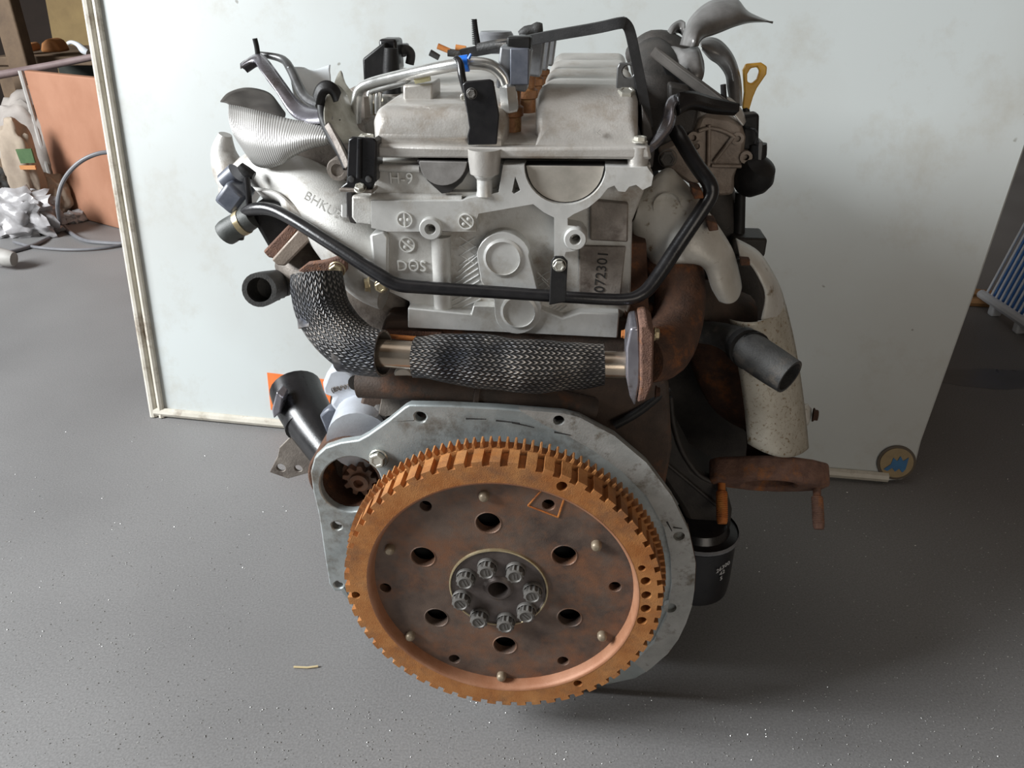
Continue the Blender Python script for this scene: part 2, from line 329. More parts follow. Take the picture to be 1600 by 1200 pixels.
def b_tube(bm, pts, rad, n=16, cap=True, hollow=0, uv=True, flat=1.0, upv=None):
    uvl = bm.loops.layers.uv.verify() if uv else None
    rings = []; L = 0; lens = []
    up = None
    for i, p in enumerate(pts):
        t = (pts[min(i+1, len(pts)-1)]-pts[max(i-1, 0)]).normalized()
        if up is None:
            up = Vector(upv) if upv else (Vector((0, 0, 1)) if abs(t.z) < 0.9 else Vector((0, -1, 0)))
        s = t.cross(up).normalized(); up = s.cross(t).normalized()
        if i: L += (p-pts[i-1]).length
        lens.append(L)
        rings.append([bm.verts.new(p+(s*math.cos(2*PI*k/n)+up*math.sin(2*PI*k/n)*flat)*rad[i]) for k in range(n)])
    for i in range(len(rings)-1):
        for k in range(n):
            f = bm.faces.new((rings[i][k], rings[i][(k+1) % n], rings[i+1][(k+1) % n], rings[i+1][k]))
            if uv:
                for lp, (uu, vv) in zip(f.loops, ((k/n, lens[i]), ((k+1)/n, lens[i]), ((k+1)/n, lens[i+1]), (k/n, lens[i+1]))): lp[uvl].uv = (uu, vv)
    def close(ring, p, t):
        if hollow:
            a = [bm.verts.new(p+(v.co-p)*hollow) for v in ring]
            c = [bm.verts.new(p+(v.co-p)*hollow*0.97+t) for v in ring]
            for k in range(n):
                bm.faces.new((ring[k], ring[(k+1) % n], a[(k+1) % n], a[k]))
                bm.faces.new((a[k], a[(k+1) % n], c[(k+1) % n], c[k]))
            bm.faces.new(c)
        else: bm.faces.new(ring)
    if cap:
        d0 = (pts[1]-pts[0]).normalized(); d1 = (pts[-2]-pts[-1]).normalized()
        close(rings[0], pts[0], d0*rad[0]*2); close(rings[-1], pts[-1], d1*rad[-1]*2)
def tube(name, spec, mat, parent, n=16, sm=5, hollow=0, label=None, flat=1.0, smooth=50, frame=at, kind=None):
    P = smooth_path(spec, sm); bm = bmesh.new()
    pts = [frame(p[0], p[1], p[2]) for p in P]
    rad = [p[3]*(tdep(p[0], p[1], p[2]) if frame is at else p[2]/ray(p[0], p[1]).y)/FPX for p in P]
    b_tube(bm, pts, rad, n, hollow=hollow, flat=flat)
    return finish(name, bm, mat, parent, smooth=smooth, label=label, kind=kind)
def b_lathe(bm, prof, o, axis=(0, -1, 0), n=32, phase=0):      # prof: (radius, height along axis)
    ax = Vector(axis).normalized(); q = Vector((0, 0, 1)) if abs(ax.z) < 0.9 else Vector((1, 0, 0))
    s = ax.cross(q).normalized(); u = s.cross(ax)
    rings = []
    for r, h in prof:
        c = Vector(o)+ax*h
        if r < 1e-6: rings.append([bm.verts.new(c)])
        else: rings.append([bm.verts.new(c+(s*math.cos(2*PI*k/n+phase)+u*math.sin(2*PI*k/n+phase))*r) for k in range(n)])
    for a, b in zip(rings, rings[1:]):
        if len(a) == 1 and len(b) == 1: continue
        for k in range(n):
            k2 = (k+1) % n
            if len(a) == 1: bm.faces.new((a[0], b[k2], b[k]))
            elif len(b) == 1: bm.faces.new((a[k], a[k2], b[0]))
            else: bm.faces.new((a[k], a[k2], b[k2], b[k]))
def lathe(name, prof, o, mat, parent, axis=(0, -1, 0), n=32, smooth=35, label=None, phase=0, kind=None):
    bm = bmesh.new(); b_lathe(bm, prof, o, axis, n, phase)
    return finish(name, bm, mat, parent, smooth=smooth, label=label, kind=kind)
def loft(name, A, B, mat, parent, m=10, sm=6, bulge=0.0, solid=0.0012, label=None, frame=at, skew=None, jitter=0, smooth=60, bulge_dir=(0, -1, 0)):
    A = smooth_path(A, sm); B = smooth_path(B, sm); bm = bmesh.new(); uvl = bm.loops.layers.uv.verify()
    n = len(A); G = []
    bd = Vector(bulge_dir)
    for i in range(n):
        a = frame(*A[i]); b = frame(*B[i]); row = []
        for j in range(m+1):
            t = j/m; p = a.lerp(b, t)+bd*(bulge*4*t*(1-t))
            if jitter: p += Vector((noise.noise(p*30), noise.noise(p*30+Vector((9, 3, 1))), noise.noise(p*30+Vector((2, 7, 5)))))*jitter
            row.append(bm.verts.new(p))
        G.append(row)
    acc = 0
    for i in range(n-1):
        l = (G[i+1][m//2].co-G[i][m//2].co).length
        for j in range(m):
            f = bm.faces.new((G[i][j], G[i][j+1], G[i+1][j+1], G[i+1][j]))
            w = (G[i][m].co-G[i][0].co).length
            for lp, (uu, vv) in zip(f.loops, ((j/m*w, acc), ((j+1)/m*w, acc), ((j+1)/m*w, acc+l), (j/m*w, acc+l))): lp[uvl].uv = (uu, vv)
        acc += l
    return finish(name, bm, mat, parent, smooth=smooth, solid=solid, label=label)
def rings_mesh(name, rings, mat, parent, smooth=40, closed=True, bevel=0, label=None):
    bm = bmesh.new(); R = [[bm.verts.new(p) for p in r] for r in rings]; n = len(R[0])
    for a, b in zip(R, R[1:]):
        for k in range(n): bm.faces.new((a[k], a[(k+1) % n], b[(k+1) % n], b[k]))
    bm.faces.new(R[0]); bm.faces.new(R[-1])
    return finish(name, bm, mat, parent, smooth=smooth, bevel=bevel, label=label)
def box(name, c, s, mat, parent, rot=None, bevel=0.001, label=None):
    bm = bmesh.new(); bmesh.ops.create_cube(bm, size=1)
    for v in bm.verts:
        v.co = Vector((v.co.x*s[0], v.co.y*s[1], v.co.z*s[2]))
        if rot: v.co = rot @ v.co
        v.co += Vector(c)
    return finish(name, bm, mat, parent, bevel=bevel, label=label)
# -- shared fasteners
def unit(kind):
    bm = bmesh.new()
    if kind == 'hex':
        b_lathe(bm, [(1.22, 0), (1.22, 0.16), (1.1, 0.26)], (0, 0, 0), (0, 0, 1), 18)
        b_lathe(bm, [(1.0, 0.2), (1.0, 0.78), (0.88, 0.88), (0.62, 0.88), (0.55, 0.80), (0, 0.80)], (0, 0, 0), (0, 0, 1), 6)
    elif kind == 'twelve':
        b_lathe(bm, [(1.05, 0), (1.05, 0.30), (0.98, 0.40)], (0, 0, 0), (0, 0, 1), 20)
        star = [(0.95 if k % 2 == 0 else 0.80) for k in range(24)]
        for h0, h1, s in ((0.3, 1.05, 1.0),):
            a = [bm.verts.new((star[k]*math.cos(k*PI/12), star[k]*math.sin(k*PI/12), h0)) for k in range(24)]
            b = [bm.verts.new((star[k]*math.cos(k*PI/12), star[k]*math.sin(k*PI/12), h1)) for k in range(24)]
            c = [bm.verts.new((0.66*math.cos(k*PI/12), 0.66*math.sin(k*PI/12), h1+0.1)) for k in range(24)]
            d = [bm.verts.new((0.56*math.cos(k*PI/12), 0.56*math.sin(k*PI/12), h1-0.02)) for k in range(24)]
            for p, q in ((a, b), (b, c), (c, d)):
                for k in range(24): bm.faces.new((p[k], p[(k+1) % 24], q[(k+1) % 24], q[k]))
            bm.faces.new(d)
        for dx in (-0.16, 0.16):
            g = bmesh.ops.create_cube(bm, size=1)
            for v in g['verts']: v.co = Vector((v.co.x*0.10+dx, v.co.y*0.7, v.co.z*0.06+1.06))
    elif kind == 'pin':
        b_lathe(bm, [(1, 0), (1, .75), (0.86, 1.15), (0.5, 1.42), (0.2, 1.45), (0, 1.42)], (0, 0, 0), (0, 0, 1), 14)
    bmesh.ops.recalc_face_normals(bm, faces=bm.faces)
    me = bpy.data.meshes.new(kind); bm.to_mesh(me); bm.free(); me.shade_smooth(); me.set_sharp_from_angle(angle=math.radians(35))
    return me
UNITS = {}
def fast(kind, mat, p, r, parent, axis=(0, -1, 0), spin=None, name='bolt', label=None):
    key = (kind, mat)
    if key not in UNITS:
        me = unit(kind); me.materials.append(M[mat]); UNITS[key] = me
    o = link(name, UNITS[key], None, parent, p, label)
    q = Vector(axis).to_track_quat('Z', 'Y'); o.rotation_mode = 'QUATERNION'
    if spin is None: spin = random.uniform(0, 1)
    o.rotation_quaternion = q @ Matrix.Rotation(spin, 3, 'Z').to_quaternion(); o.scale = (r, r, r)
    return o
def bolt(px, py, v, rpx, parent, mat='bolt_zinc', axis=(0, -1, 0), kind='hex', **k):
    return fast(kind, mat, at(px, py, v), pr(px, py, v, rpx), parent, axis, **k)
def b_text(bm, s, o, right, upv, h, ext=0.0006):
    cu = bpy.data.curves.new('t', 'FONT'); cu.body = s; cu.align_x = 'CENTER'; cu.align_y = 'CENTER'; cu.size = 1; cu.extrude = ext/h; cu.resolution_u = 3
    ob = bpy.data.objects.new('t', cu); COL.objects.link(ob); bpy.context.view_layer.update()
    me = bpy.data.meshes.new_from_object(ob.evaluated_get(bpy.context.evaluated_depsgraph_get()))
    R = Vector(right).normalized(); U = Vector(upv).normalized(); W = R.cross(U)
    Mx = Matrix(((R.x*h, U.x*h, W.x*h, o[0]), (R.y*h, U.y*h, W.y*h, o[1]), (R.z*h, U.z*h, W.z*h, o[2]), (0, 0, 0, 1)))
    me.transform(Mx); bm.from_mesh(me)
    bpy.data.objects.remove(ob); bpy.data.curves.remove(cu); bpy.data.meshes.remove(me)
def text(name, s, px, py, v, hpx, mat, parent, right=(1, 0, 0), upv=(0, 0, 1), ext=0.0007):
    bm = bmesh.new(); b_text(bm, s, at(px, py, v), right, upv, pr(px, py, v, hpx), ext)
    return finish(name, bm, mat, parent, smooth=0, recalc=False)
def half(cx, cy, r, a0, a1, n=16):           # pixel arc, angle measured clockwise on the picture from +x
    return [(cx+r*math.cos(a0+(a1-a0)*i/(n-1)), cy+r*math.sin(a0+(a1-a0)*i/(n-1))) for i in range(n)]

# ================================================================== SETTING
bm = bmesh.new(); bmesh.ops.create_grid(bm, x_segments=1, y_segments=1, size=6)
for v in bm.verts: v.co.y += 2.0
fo = finish('floor', bm, 'floor_concrete', None, smooth=0); fo['kind'] = 'structure'
mk('oil_stain', (0.085, 0.085, 0.09), (0.13, 0.13, 0.132), 9, 0.30)
c = fl(1572, 592); bm = bmesh.new(); b_plate(bm, [[c+Vector((.16*math.cos(a)*(1+.25*noise.noise(Vector((math.cos(a)*2, math.sin(a)*2, 4)))), .042*math.sin(a)*(1+.3*noise.noise(Vector((math.cos(a)*2, math.sin(a)*2, 8)))), .0002)) for a in [2*PI*i/40 for i in range(40)]]], (0, 0, .0006))
finish('oil_stain', bm, 'oil_stain', fo, smooth=0)
bm = bmesh.new(); b_plate(bm, [[Vector((-6, 4.6, 0)), Vector((6, 4.6, 0)), Vector((6, 4.6, 3)), Vector((-6, 4.6, 3))]], (0, 0.15, 0))
wo = finish('wall_back', bm, 'wall_dark', None, smooth=0); wo['kind'] = 'structure'

bm = bmesh.new(); b_plate(bm, [[Vector((2.4, -3, 0)), Vector((2.4, 4.6, 0)), Vector((2.4, 4.6, 3.4)), Vector((2.4, -3, 3.4))]], (.15, 0, 0))
wr = finish('wall_right', bm, 'wall_brown', None, smooth=0); wr['kind'] = 'structure'  # unseen wall, added to block ambient light and bounce a warm tint
bm = bmesh.new(); b_plate(bm, [[Vector((-6, -3, 3.4)), Vector((2.4, -3, 3.4)), Vector((2.4, 4.6, 3.4)), Vector((-6, 4.6, 3.4))]], (0, 0, .12))
ce = finish('ceiling', bm, 'wall_brown', None, smooth=0); ce['kind'] = 'structure'  # unseen ceiling, added to cut ambient light from above
# ---- leaning white sheet behind the engine
BL = fl(245, 650); BR = fl(1405, 757)
bu = (BR-BL).normalized(); bmh = Vector((-bu.y, bu.x, 0)); LEAN = math.radians(11.5)
bup = Vector((0, 0, 1))*math.cos(LEAN)+bmh*math.sin(LEAN); bn = bu.cross(bup).normalized()
if bn.y > 0: bn = -bn                        # towards the camera
def ob(px, py, off=0.0):                     # point on the sheet
    d = ray(px, py); o = Vector((0, 0, CAM_H)); return o+d*((BL-o).dot(bn)/d.dot(bn))+bn*off
def up_on(p, q, z):                          # continue the edge p->q up to height z
    t = (z-p.z)/(q.z-p.z); return p+(q-p)*t
TL = up_on(ob(245, 650), ob(140, 0), 1.15); e1 = ob(1440, 690); e2 = ob(1530, 440); e3 = ob(1592, 260)
TR = up_on(e2, e3, 1.15)
board = bpy.data.objects.new('white_panel', None); COL.objects.link(board); bc = (BL+BR)/2; board.location = bc; ORG[board.name] = bc
top(board, 'large scuffed white sheet panel leaning behind the engine', 'panel')
bm = bmesh.new(); b_plate(bm, [[BL, ob(1200, 741), ob(1385, 752), ob(1410, 750), ob(1432, 722), e1, e2, e3, TR, TL]], -bn*0.018)
finish('sheet', bm, 'board_white', board, bevel=0.003)
lp = [TL, TL.lerp(BL, 0.5), BL]
bm = bmesh.new(); b_tube(bm, [p+bn*0.002-bu*0.003 for p in lp], [0.0075]*3, 10)
finish('edge_strip', bm, 'board_edge', board, label='cream edge moulding')
bm = bmesh.new(); b_tube(bm, [p+bn*0.003+bu*0.013 for p in lp], [0.006]*3, 8)
finish('edge_bead', bm, 'board_edge', board)
bm = bmesh.new(); b_tube(bm, [BL+bn*0.002+bup*0.010, ob(700, 693)+bn*0.002+bup*0.008, ob(1385, 752)+bn*0.002+bup*0.008], [0.008]*3, 8)
finish('bottom_bead', bm, 'board_edge', board)
bm = bmesh.new(); b_plate(bm, [[ob(418, 582, .002), ob(520, 594, .002), ob(515, 640, .002), ob(424, 640, .002)]], -bn*0.0015)
finish('orange_sticker', bm, 'orange_sticker', board, smooth=0, label='orange sticker patch')
ec = ob(1400, 722, .003); er = 0.0285
def disc_on(name, c, r0, r1, off, mat, parent):
    bm = bmesh.new(); loops = [[c+bn*off+(bu*math.cos(a)+bup*math.sin(a))*r1 for a in [2*PI*i/32 for i in range(32)]]]
    if r0: loops.append([c+bn*off+(bu*math.cos(a)+bup*math.sin(a))*r0 for a in [2*PI*i/32 for i in range(32)]])
    b_plate(bm, loops, -bn*0.001); return finish(name, bm, mat, parent, smooth=0)
mk('emblem_dark', (0.05, 0.035, 0.02), (0.08, 0.055, 0.03), 60, 0.5)
mk('emblem_gold', (0.24, 0.17, 0.08), (0.34, 0.25, 0.12), 60, 0.5)
mk('emblem_blue', (0.01, 0.10, 0.25), (0.02, 0.15, 0.34), 60, 0.5)
emb = disc_on('round_emblem', ec, 0, er, 0.0, 'emblem_dark', board); emb['label'] = 'round gold emblem with jagged blue mark'
disc_on('emblem_face', ec, 0, er*0.86, 0.001, 'emblem_gold', emb)
zz = [(-.62, -.42), (-.30, -.10), (-.22, .30), (0, .12), (.12, .42), (.30, .15), (.55, .38), (.50, -.30), (.36, -.52), (.16, -.30), (-.02, -.50), (-.2, -.30), (-.42, -.50)]
bm = bmesh.new(); b_plate(bm, [[ec+bn*0.002+bu*(x*er)+bup*(y*er) for x, y in zz]], -bn*0.001); finish('emblem_mark', bm, 'emblem_blue', emb, smooth=0)

# ================================================================== ENGINE: block and pan
E_ = engine
plate('engine_block', [(600, 500), (985, 500), (1045, 600), (1050, 700), (1000, 980), (560, 980), (520, 720), (560, 640)], 0.648, 1.02, 'cast_iron', E_, bevel=0.003)
bm = bmesh.new()
a0 = at(600, 900, 0.66); a1 = at(990, 900, 0.66)
b_plate(bm, [[Vector((a0.x, 0.68, 0.0)), Vector((a1.x, 0.68, 0.0)), Vector((a1.x, 0.68, 0.16)), Vector((a0.x, 0.68, 0.16))]], (0, 0.30, 0))
finish('oil_pan', bm, 'dark_metal', E_, bevel=0.01)
# block details above the plate, under the braided pipe
tube('coolant_rail', [(560, 600, .632, 22), (640, 600, .632, 26), (745, 612, .632, 26), (830, 622, .632, 22), (930, 640, .640, 18)], 'cast_iron', E_, n=14, sm=3)
lathe('pipe_band', [(0.0166, -.003), (0.0176, -.002), (0.0176, .002), (0.0166, .003)], at(748, 613, .632), 'cast_iron', E_, axis=(1, 0, -0.12), n=20)
plate('block_web', [(605, 575), (650, 585), (650, 640), (590, 655)], .640, .66, 'grimy_alu', E_)
lathe('block_plug', [(0, .008), (.008, .008), (.0095, .006), (.0095, 0)], at(633, 583, .632), 'plug_steel', E_, n=18)

# ================================================================== cylinder head
head = plate('cylinder_head', [(577, 250), (1018, 258), (1006, 300), (988, 345), (985, 480), (968, 527), (637, 511), (640, 472), (607, 456), (604, 355), (577, 352)], .655, 1.03, 'cast_alu', E_, bevel=0.0015)
H = head
mface = [(580, 314), (722, 314), (730, 310), (779, 301), (786, 258), (819, 258)]
mface += half(883, 259, 66, PI, 0, 22)[1:-1] if False else [(883-64*math.cos(a), 259+61*math.sin(a)) for a in [PI*i/20 for i in range(1, 20)]]
mface += [(946, 260), (1012, 262), (1021, 274), (1018, 290), (1004, 297), (994, 289), (983, 292), (977, 300), (966, 299), (960, 290), (950, 294), (938, 309), (920, 324), (896, 335), (887, 341), (887, 352), (900, 354), (914, 362), (917, 374), (911, 387), (896, 393), (884, 394), (882, 402), (866, 402), (866, 340), (850, 332), (833, 319), (748, 334), (744, 345), (744, 362), (605, 362), (580, 356)]
plate('machined_face', mface, .636, .658, 'machined_alu', H, holes=[[(805, 276), (813, 298), (803, 303), (800, 300)], (673, 357, 8), (899, 373, 8)], bevel=0.001)
plate('name_panel', [(585, 258), (660, 258), (690, 300), (786, 300), (786, 308), (585, 308)], .646, .66, 'cast_alu', H)
tube('ridge', [(582, 309, .645, 7), (650, 309, .645, 7), (722, 311, .645, 7)], 'cast_alu', H, sm=2)
tube('ridge', [(592, 262, .645, 6), (656, 264, .645, 6)], 'cast_alu', H, sm=2)
plate('end_pad', [(549, 306), (580, 308), (582, 354), (556, 350), (549, 340)], .646, .70, 'cast_alu', H, bevel=0.002)
plate('gasket_edge', [(540, 300), (550, 300), (556, 350), (547, 348), (542, 335)], .650, .75, 'gasket', H)
# cam bore plugs
plate('cam_bore_plug', [(822, 259)]+[(883-60*math.cos(a), 259+57*math.sin(a)) for a in [PI*i/20 for i in range(1, 20)]]+[(944, 260)], .641, .66, 'plug_steel', H, bevel=0.0006)
plate('cam_seal', [(819, 258)]+[(883-63.5*math.cos(a), 259+60.5*math.sin(a)) for a in [PI*i/20 for i in range(1, 20)]]+[(947, 259)], .6425, .66, 'gasket', H, bevel=0)
plate('half_moon_plug', [(655, 252)]+[(692-37*math.cos(a), 252+38*math.sin(a)) for a in [PI*i/16 for i in range(1, 16)]]+[(729, 254)], .638, .66, 'dark_plug', H, bevel=0.0006)
plate('half_moon_seal', [(651, 250), (656, 262), (668, 283), (690, 303), (703, 301), (722, 285), (731, 270), (734, 252)], .641, .66, 'gasket', H, bevel=0.0008)
# centre boss under the cover
c = at(757, 268, .640)
def zrow(y, px=757, v=.640): return at(px, y, v).z
lathe('column_boss', [(0, zrow(305)), (.0075, zrow(305)), (.0066, zrow(298)), (.0066, zrow(280)), (.0092, zrow(274)), (.0096, zrow(255)), (.0096, zrow(246)), (0, zrow(246))], (c.x, c.y, 0), 'machined_alu', H, axis=(0, 0, 1), n=24)
# bosses with studs
for (x, y, r) in ((673, 357, 18), (899, 373, 18)):
    p = at(x, y, .634); k = pr(x, y, .634, 1)
    lathe('boss', [(r*k, -.02), (r*k, .001), ((r-2)*k, .0028), (9*k, .0028), (8*k, .001), (7.5*k, -.012), (0, -.012)], p, 'machined_alu', H, n=28)
    bolt(x+1, y+1, .645, 5, H, 'bolt_dark', name='stud')
# column below left boss
ct = at(689, 368, .654); cb = at(692, 482, .654)
bm = bmesh.new(); b_tube(bm, [ct, cb], [.0090, .0082], 18); finish('oil_column', bm, 'cast_alu', H)
# core plugs on their teardrop pad
pad = [(745, 400)]+[(786+42*math.cos(a), 404+41*math.sin(a)) for a in [PI+PI*i/14 for i in range(1, 14)]]+[(826, 400), (834, 430), (846, 480)]
pad += [(809+36*math.cos(a), 489+33*math.sin(a)) for a in [PI*i/12 for i in range(0, 13)]]+[(772, 470), (752, 440)]
plate('core_plug_pad', pad, .640, .662, 'machined_alu', H, bevel=0.002)
for (x, y, r) in ((786, 403, 31), (811, 487, 29)):
    p = at(x, y, .640); k = pr(x, y, .640, 1)
    lathe('core_plug_rim', [(r*k, -.004), (r*k, .0010), ((r-4)*k, .0022), ((r-5)*k, -.002), ((r-5)*k, -.008)], p, 'machined_alu', H, n=32)
    lathe('core_plug', [((r-3)*k, -.001), ((r-6)*k, -.0035), ((r-9)*k, -.0022), (0, -.0005)], p, 'plug_steel', H, n=32)
# raised hatch ribs
bm = bmesh.new()
def rib(x0, y0, x1, y1, w=1.3):
    a = at(x0, y0, .6546); b = at(x1, y1, .6546); b_tube(bm, [a, b], [pr(x0, y0, .65, w)]*2, 6)
for i in range(3):
    y = 374+i*14
    rib(718, y+12, 744, y-4); rib(718, y-4, 744, y+12)
for i in range(8):
    yl = 424+i*10; xl = 716-min(24, 3.4*i); rib(xl, yl, 746+i*.7, yl-24-i*.4)
for i in range(3): rib(838+2*i, 436+i*11, 860, 423+i*11)
for i in range(2): rib(840+6*i, 426+i*9, 856+4*i, 441+i*9)
for i in range(4): rib(842+8*i, 492, 862+8*i, 478)
finish('hatch_ribs', bm, 'machined_alu', H, kind='stuff')
plate('bottom_flange', [(637, 481), (736, 491), (739, 478), (775, 479), (845, 484), (880, 497), (905, 489), (968, 490), (965, 528), (637, 512)], .643, .66, 'machined_alu', H, bevel=0.0012)
plate('head_side_filler', [(985, 290), (1035, 285), (1040, 530), (985, 530)], .73, .95, 'dark_metal', E_)  # added dark plate, closes the bright gap beside the head
plate('side_block', [(922, 312), (982, 318), (981, 379), (922, 376)], .649, .66, 'grimy_alu', H, bevel=0.0015)
plate('side_panel', [(905, 384), (978, 386), (968, 478), (905, 474)], .6515, .66, 'grimy_alu', H, bevel=0.001)
tube('pipe_stub', [(965, 492, .66, 18), (985, 492, .67, 18), (1015, 488, .69, 16)], 'rust_manifold', E_, sm=2)
text('cast_lettering', 'H-9', 627, 279, .6446, 25, 'raised_letter', H, ext=.0012)
text('cast_lettering', 'D\u0398S', 643, 416, .6542, 24, 'raised_letter', H, ext=.0014)
text('stamped_number', '072301', 940, 425, .6512, 23, 'stamp_ink', H, right=(0.05, 0, 1), upv=(-1, 0, 0.05), ext=0.0003)
for (x, y, v, sl) in ((632, 343, .6352, PI/2), (728, 346, .6352, -.75), (636, 382, .6545, -.7)):
    p = at(x, y, v); r = pr(x, y, v, 12.5)
    bm = bmesh.new(); b_lathe(bm, [(r, -.001), (r, .0009), (r*.86, .0009), (r*.86, -.001)], p, (0, -1, 0), 24)
    d = Vector((math.cos(sl), 0, math.sin(sl)))
    b_tube(bm, [p-d*r, p+d*r], [r*.13]*2, 6)
    nrm = Vector((-d.z, 0, d.x))
    for s in (-1, 1): b_lathe(bm, [(r*.22, -.001), (r*.22, .0008), (r*.1, .0012), (0, .0012)], p+nrm*r*.45*s, (0, -1, 0), 8)
    finish('date_stamp', bm, 'raised_letter', H)

# ================================================================== valve cover
cov = plate('valve_cover', [(588, 226), (775, 231), (1000, 229), (1014, 229), (1019, 250), (590, 247)], .640, 1.03, 'cover_alu', E_, bevel=0.0025)
def X(px, py, v): return at(px, py, v).x
def sect(xl, xr, z0, z1, v, rnd=.008, n=6):
    P = [Vector((xl, v, z0))]
    for i in range(n+1):
        a = PI-PI/2*i/n; P.append(Vector((xl+rnd+rnd*math.cos(a), v, z1-rnd+rnd*math.sin(a))))
    for i in range(n+1):
        a = PI/2-PI/2*i/n; P.append(Vector((xr-rnd+rnd*math.cos(a), v, z1-rnd+rnd*math.sin(a))))
    P.append(Vector((xr, v, z0))); return P
zb = at(700, 232, .645).z
xl0, xl1 = X(584, 200, .655), X(792, 200, .655)
zt = at(690, 166, .664).z
rg = []
for v, dz, ins in ((.648, -.020, .004), (.652, -.010, .002), (.657, -.003, 0), (.664, 0, 0), (.72, .001, 0), (.80, .001, 0), (1.02, .001, 0)):
    rg.append(sect(xl0+ins, xl1-ins, zb-.002, zt+dz, v, .011 if zt+dz-zb > .013 else .004))
rings_mesh('intake_side_cover', rg, 'cover_alu', cov, smooth=50)
xr0, xr1 = X(826, 200, .655), X(1002, 200, .655)
zr = at(900, 78, 1.02).z
rg = []
nv = 40
for i in range(nv+1):
    v = .648+(1.025-.648)*i/nv
    f = min(1, (v-.648)/.055); zz_ = zb+.004+(zr-zb-.004)*(1-(1-f)**1.8)
    zz_ += (.004*max(0, math.sin((v-.70)*2*PI/.085))**.5 if v > .70 else 0)-.004*(v > .70)
    sc = .010*abs(math.sin((v-.655)*PI/.088)) if v > .66 else 0
    rg.append(sect(xr0-sc+.006+(.010 if v > .7 else .010*(v-.648)/.052), xr1-.002, zb-.002, zz_, v, min(.010, (zz_-zb)*.5)))
rings_mesh('exhaust_side_cover', rg, 'cover_alu', cov, smooth=40)
rg = []
for v in (.652, .66, .70, 1.02):
    rg.append(sect(xl1-.012, xr0+.03, zb-.002, zb+(.008 if v > .655 else .004), v, .003))
rings_mesh('valley_floor', rg, 'cover_alu', cov, smooth=40)
p = at(652, 146, .70)
plate('pressure_port_block', [(629, 133), (676, 130), (676, 166), (630, 168)], .70, .74, 'cover_alu', cov, bevel=.002)
bm = bmesh.new(); b_tube(bm, [at(648, 126, .698), at(672, 121, .698)], [.0028]*2, 8); finish('paint_mark_cap', bm, 'yellow_paint', cov)
# corner bosses and bolts
for (x, y, v, r) in ((998, 232, .648, 17), (757, 236, .642, 26)):
    p = at(x, y, v); k = pr(x, y, v, 1)
    lathe('corner_boss', [(0, -.018), (r*k*.9, -.018), (r*k, -.006), (r*k, .002), (0, .002)], p, 'cover_alu', cov, axis=(0, 0, 1), n=24)
bolt(1000, 222, .648, 10, cov, axis=(0, 0, 1))
bolt(573, 221, .660, 12, cov, axis=(0, 0, 1))
text('cast_mark', 'K', 935, 207, .6505, 12, 'machined_alu', cov, upv=(0, .5, 1))

# ================================================================== pipes and brackets in front of and on the head
bp_ = tube('breather_pipe', [(372, 372, .70, 9), (380, 338, .70, 9), (398, 327, .69, 10), (425, 328, .68, 10), (460, 345, .665, 10), (520, 383, .645, 10.5), (590, 428, .628, 11), (620, 444, .625, 11), (660, 449, .625, 10.5), (780, 457, .625, 10), (900, 465, .625, 9.5), (970, 468, .628, 9.5), (1000, 461, .632, 10.5), (1022, 440, .64, 11.5), (1060, 383, .655, 12), (1098, 326, .665, 12), (1110, 304, .668, 12), (1108, 286, .67, 12), (1088, 258, .68, 12), (1066, 222, .69, 12), (1056, 205, .70, 12)], 'black_paint', E_, n=16, sm=5, label='long bent black pipe across the head')
plate('pipe_clamp', [(861, 408), (866, 401), (880, 401), (887, 409), (884, 472), (858, 477)], .612, .6145, 'black_satin', bp_, bevel=.0008)
bolt(874, 414, .612, 9, bp_)
# black strap bracket with plate at the centre
br = plate('pipe_bracket', [(722, 132), (728, 127), (765, 124), (771, 127), (780, 180), (776, 226), (731, 227), (730, 212), (733, 200), (731, 186)], .642, .645, 'black_paint', E_, bevel=.001)
tube('strap_loop', [(712, 95, .66, 5), (714, 92, .66, 5), (719, 100, .655, 6), (722, 120, .65, 6), (729, 150, .648, 5), (733, 175, .646, 4)], 'black_paint', br, n=10)
bolt(737, 146, .642, 7, br, 'bolt_dark')
bolt(725, 152, .646, 5, br, 'bolt_zinc')
# fuel pipe with blue clip
fp = tube('fuel_pipe', [(556, 192, .74, 8), (557, 160, .74, 8), (561, 142, .74, 8), (578, 131, .735, 8.5), (620, 120, .71, 9), (680, 107, .68, 9.5), (730, 99, .67, 9.5), (765, 102, .67, 9.5), (785, 118, .67, 9), (792, 135, .67, 9), (795, 148, .67, 9)], 'zinc_pipe', E_, n=16, label='bright bent metal fuel pipe')
tube('clip_band', [(718, 100, .669, 12), (732, 98.5, .669, 12.5)], 'blue_clip', fp, sm=1, label='blue plastic clip')
bm = bmesh.new(); b_tube(bm, [at(732, 92, .660), at(736, 84, .660)], [.0015, .001], 6); finish('clip_tail', bm, 'blue_clip', fp)
p = at(796, 163, .67); k = pr(796, 163, .67, 1)
lathe('union_nut', [(9*k, .0165), (14*k, .014), (15*k, .008), (15*k, -.004), (13*k, -.006), (0, -.006)], p, 'zinc_pipe', fp, axis=(-.1, 0, 1), n=6, smooth=25)
for k_, (x, y) in enumerate(((577, 150), (591, 147))):
    tube('return_pipe', [(x, 178, .78, 6), (x, y+5, .78, 6), (x+4, y-8, .78, 6), (x+22, y-14, .77, 6), (x+60, y-24, .75, 6)], 'zinc_pipe', E_, n=12)
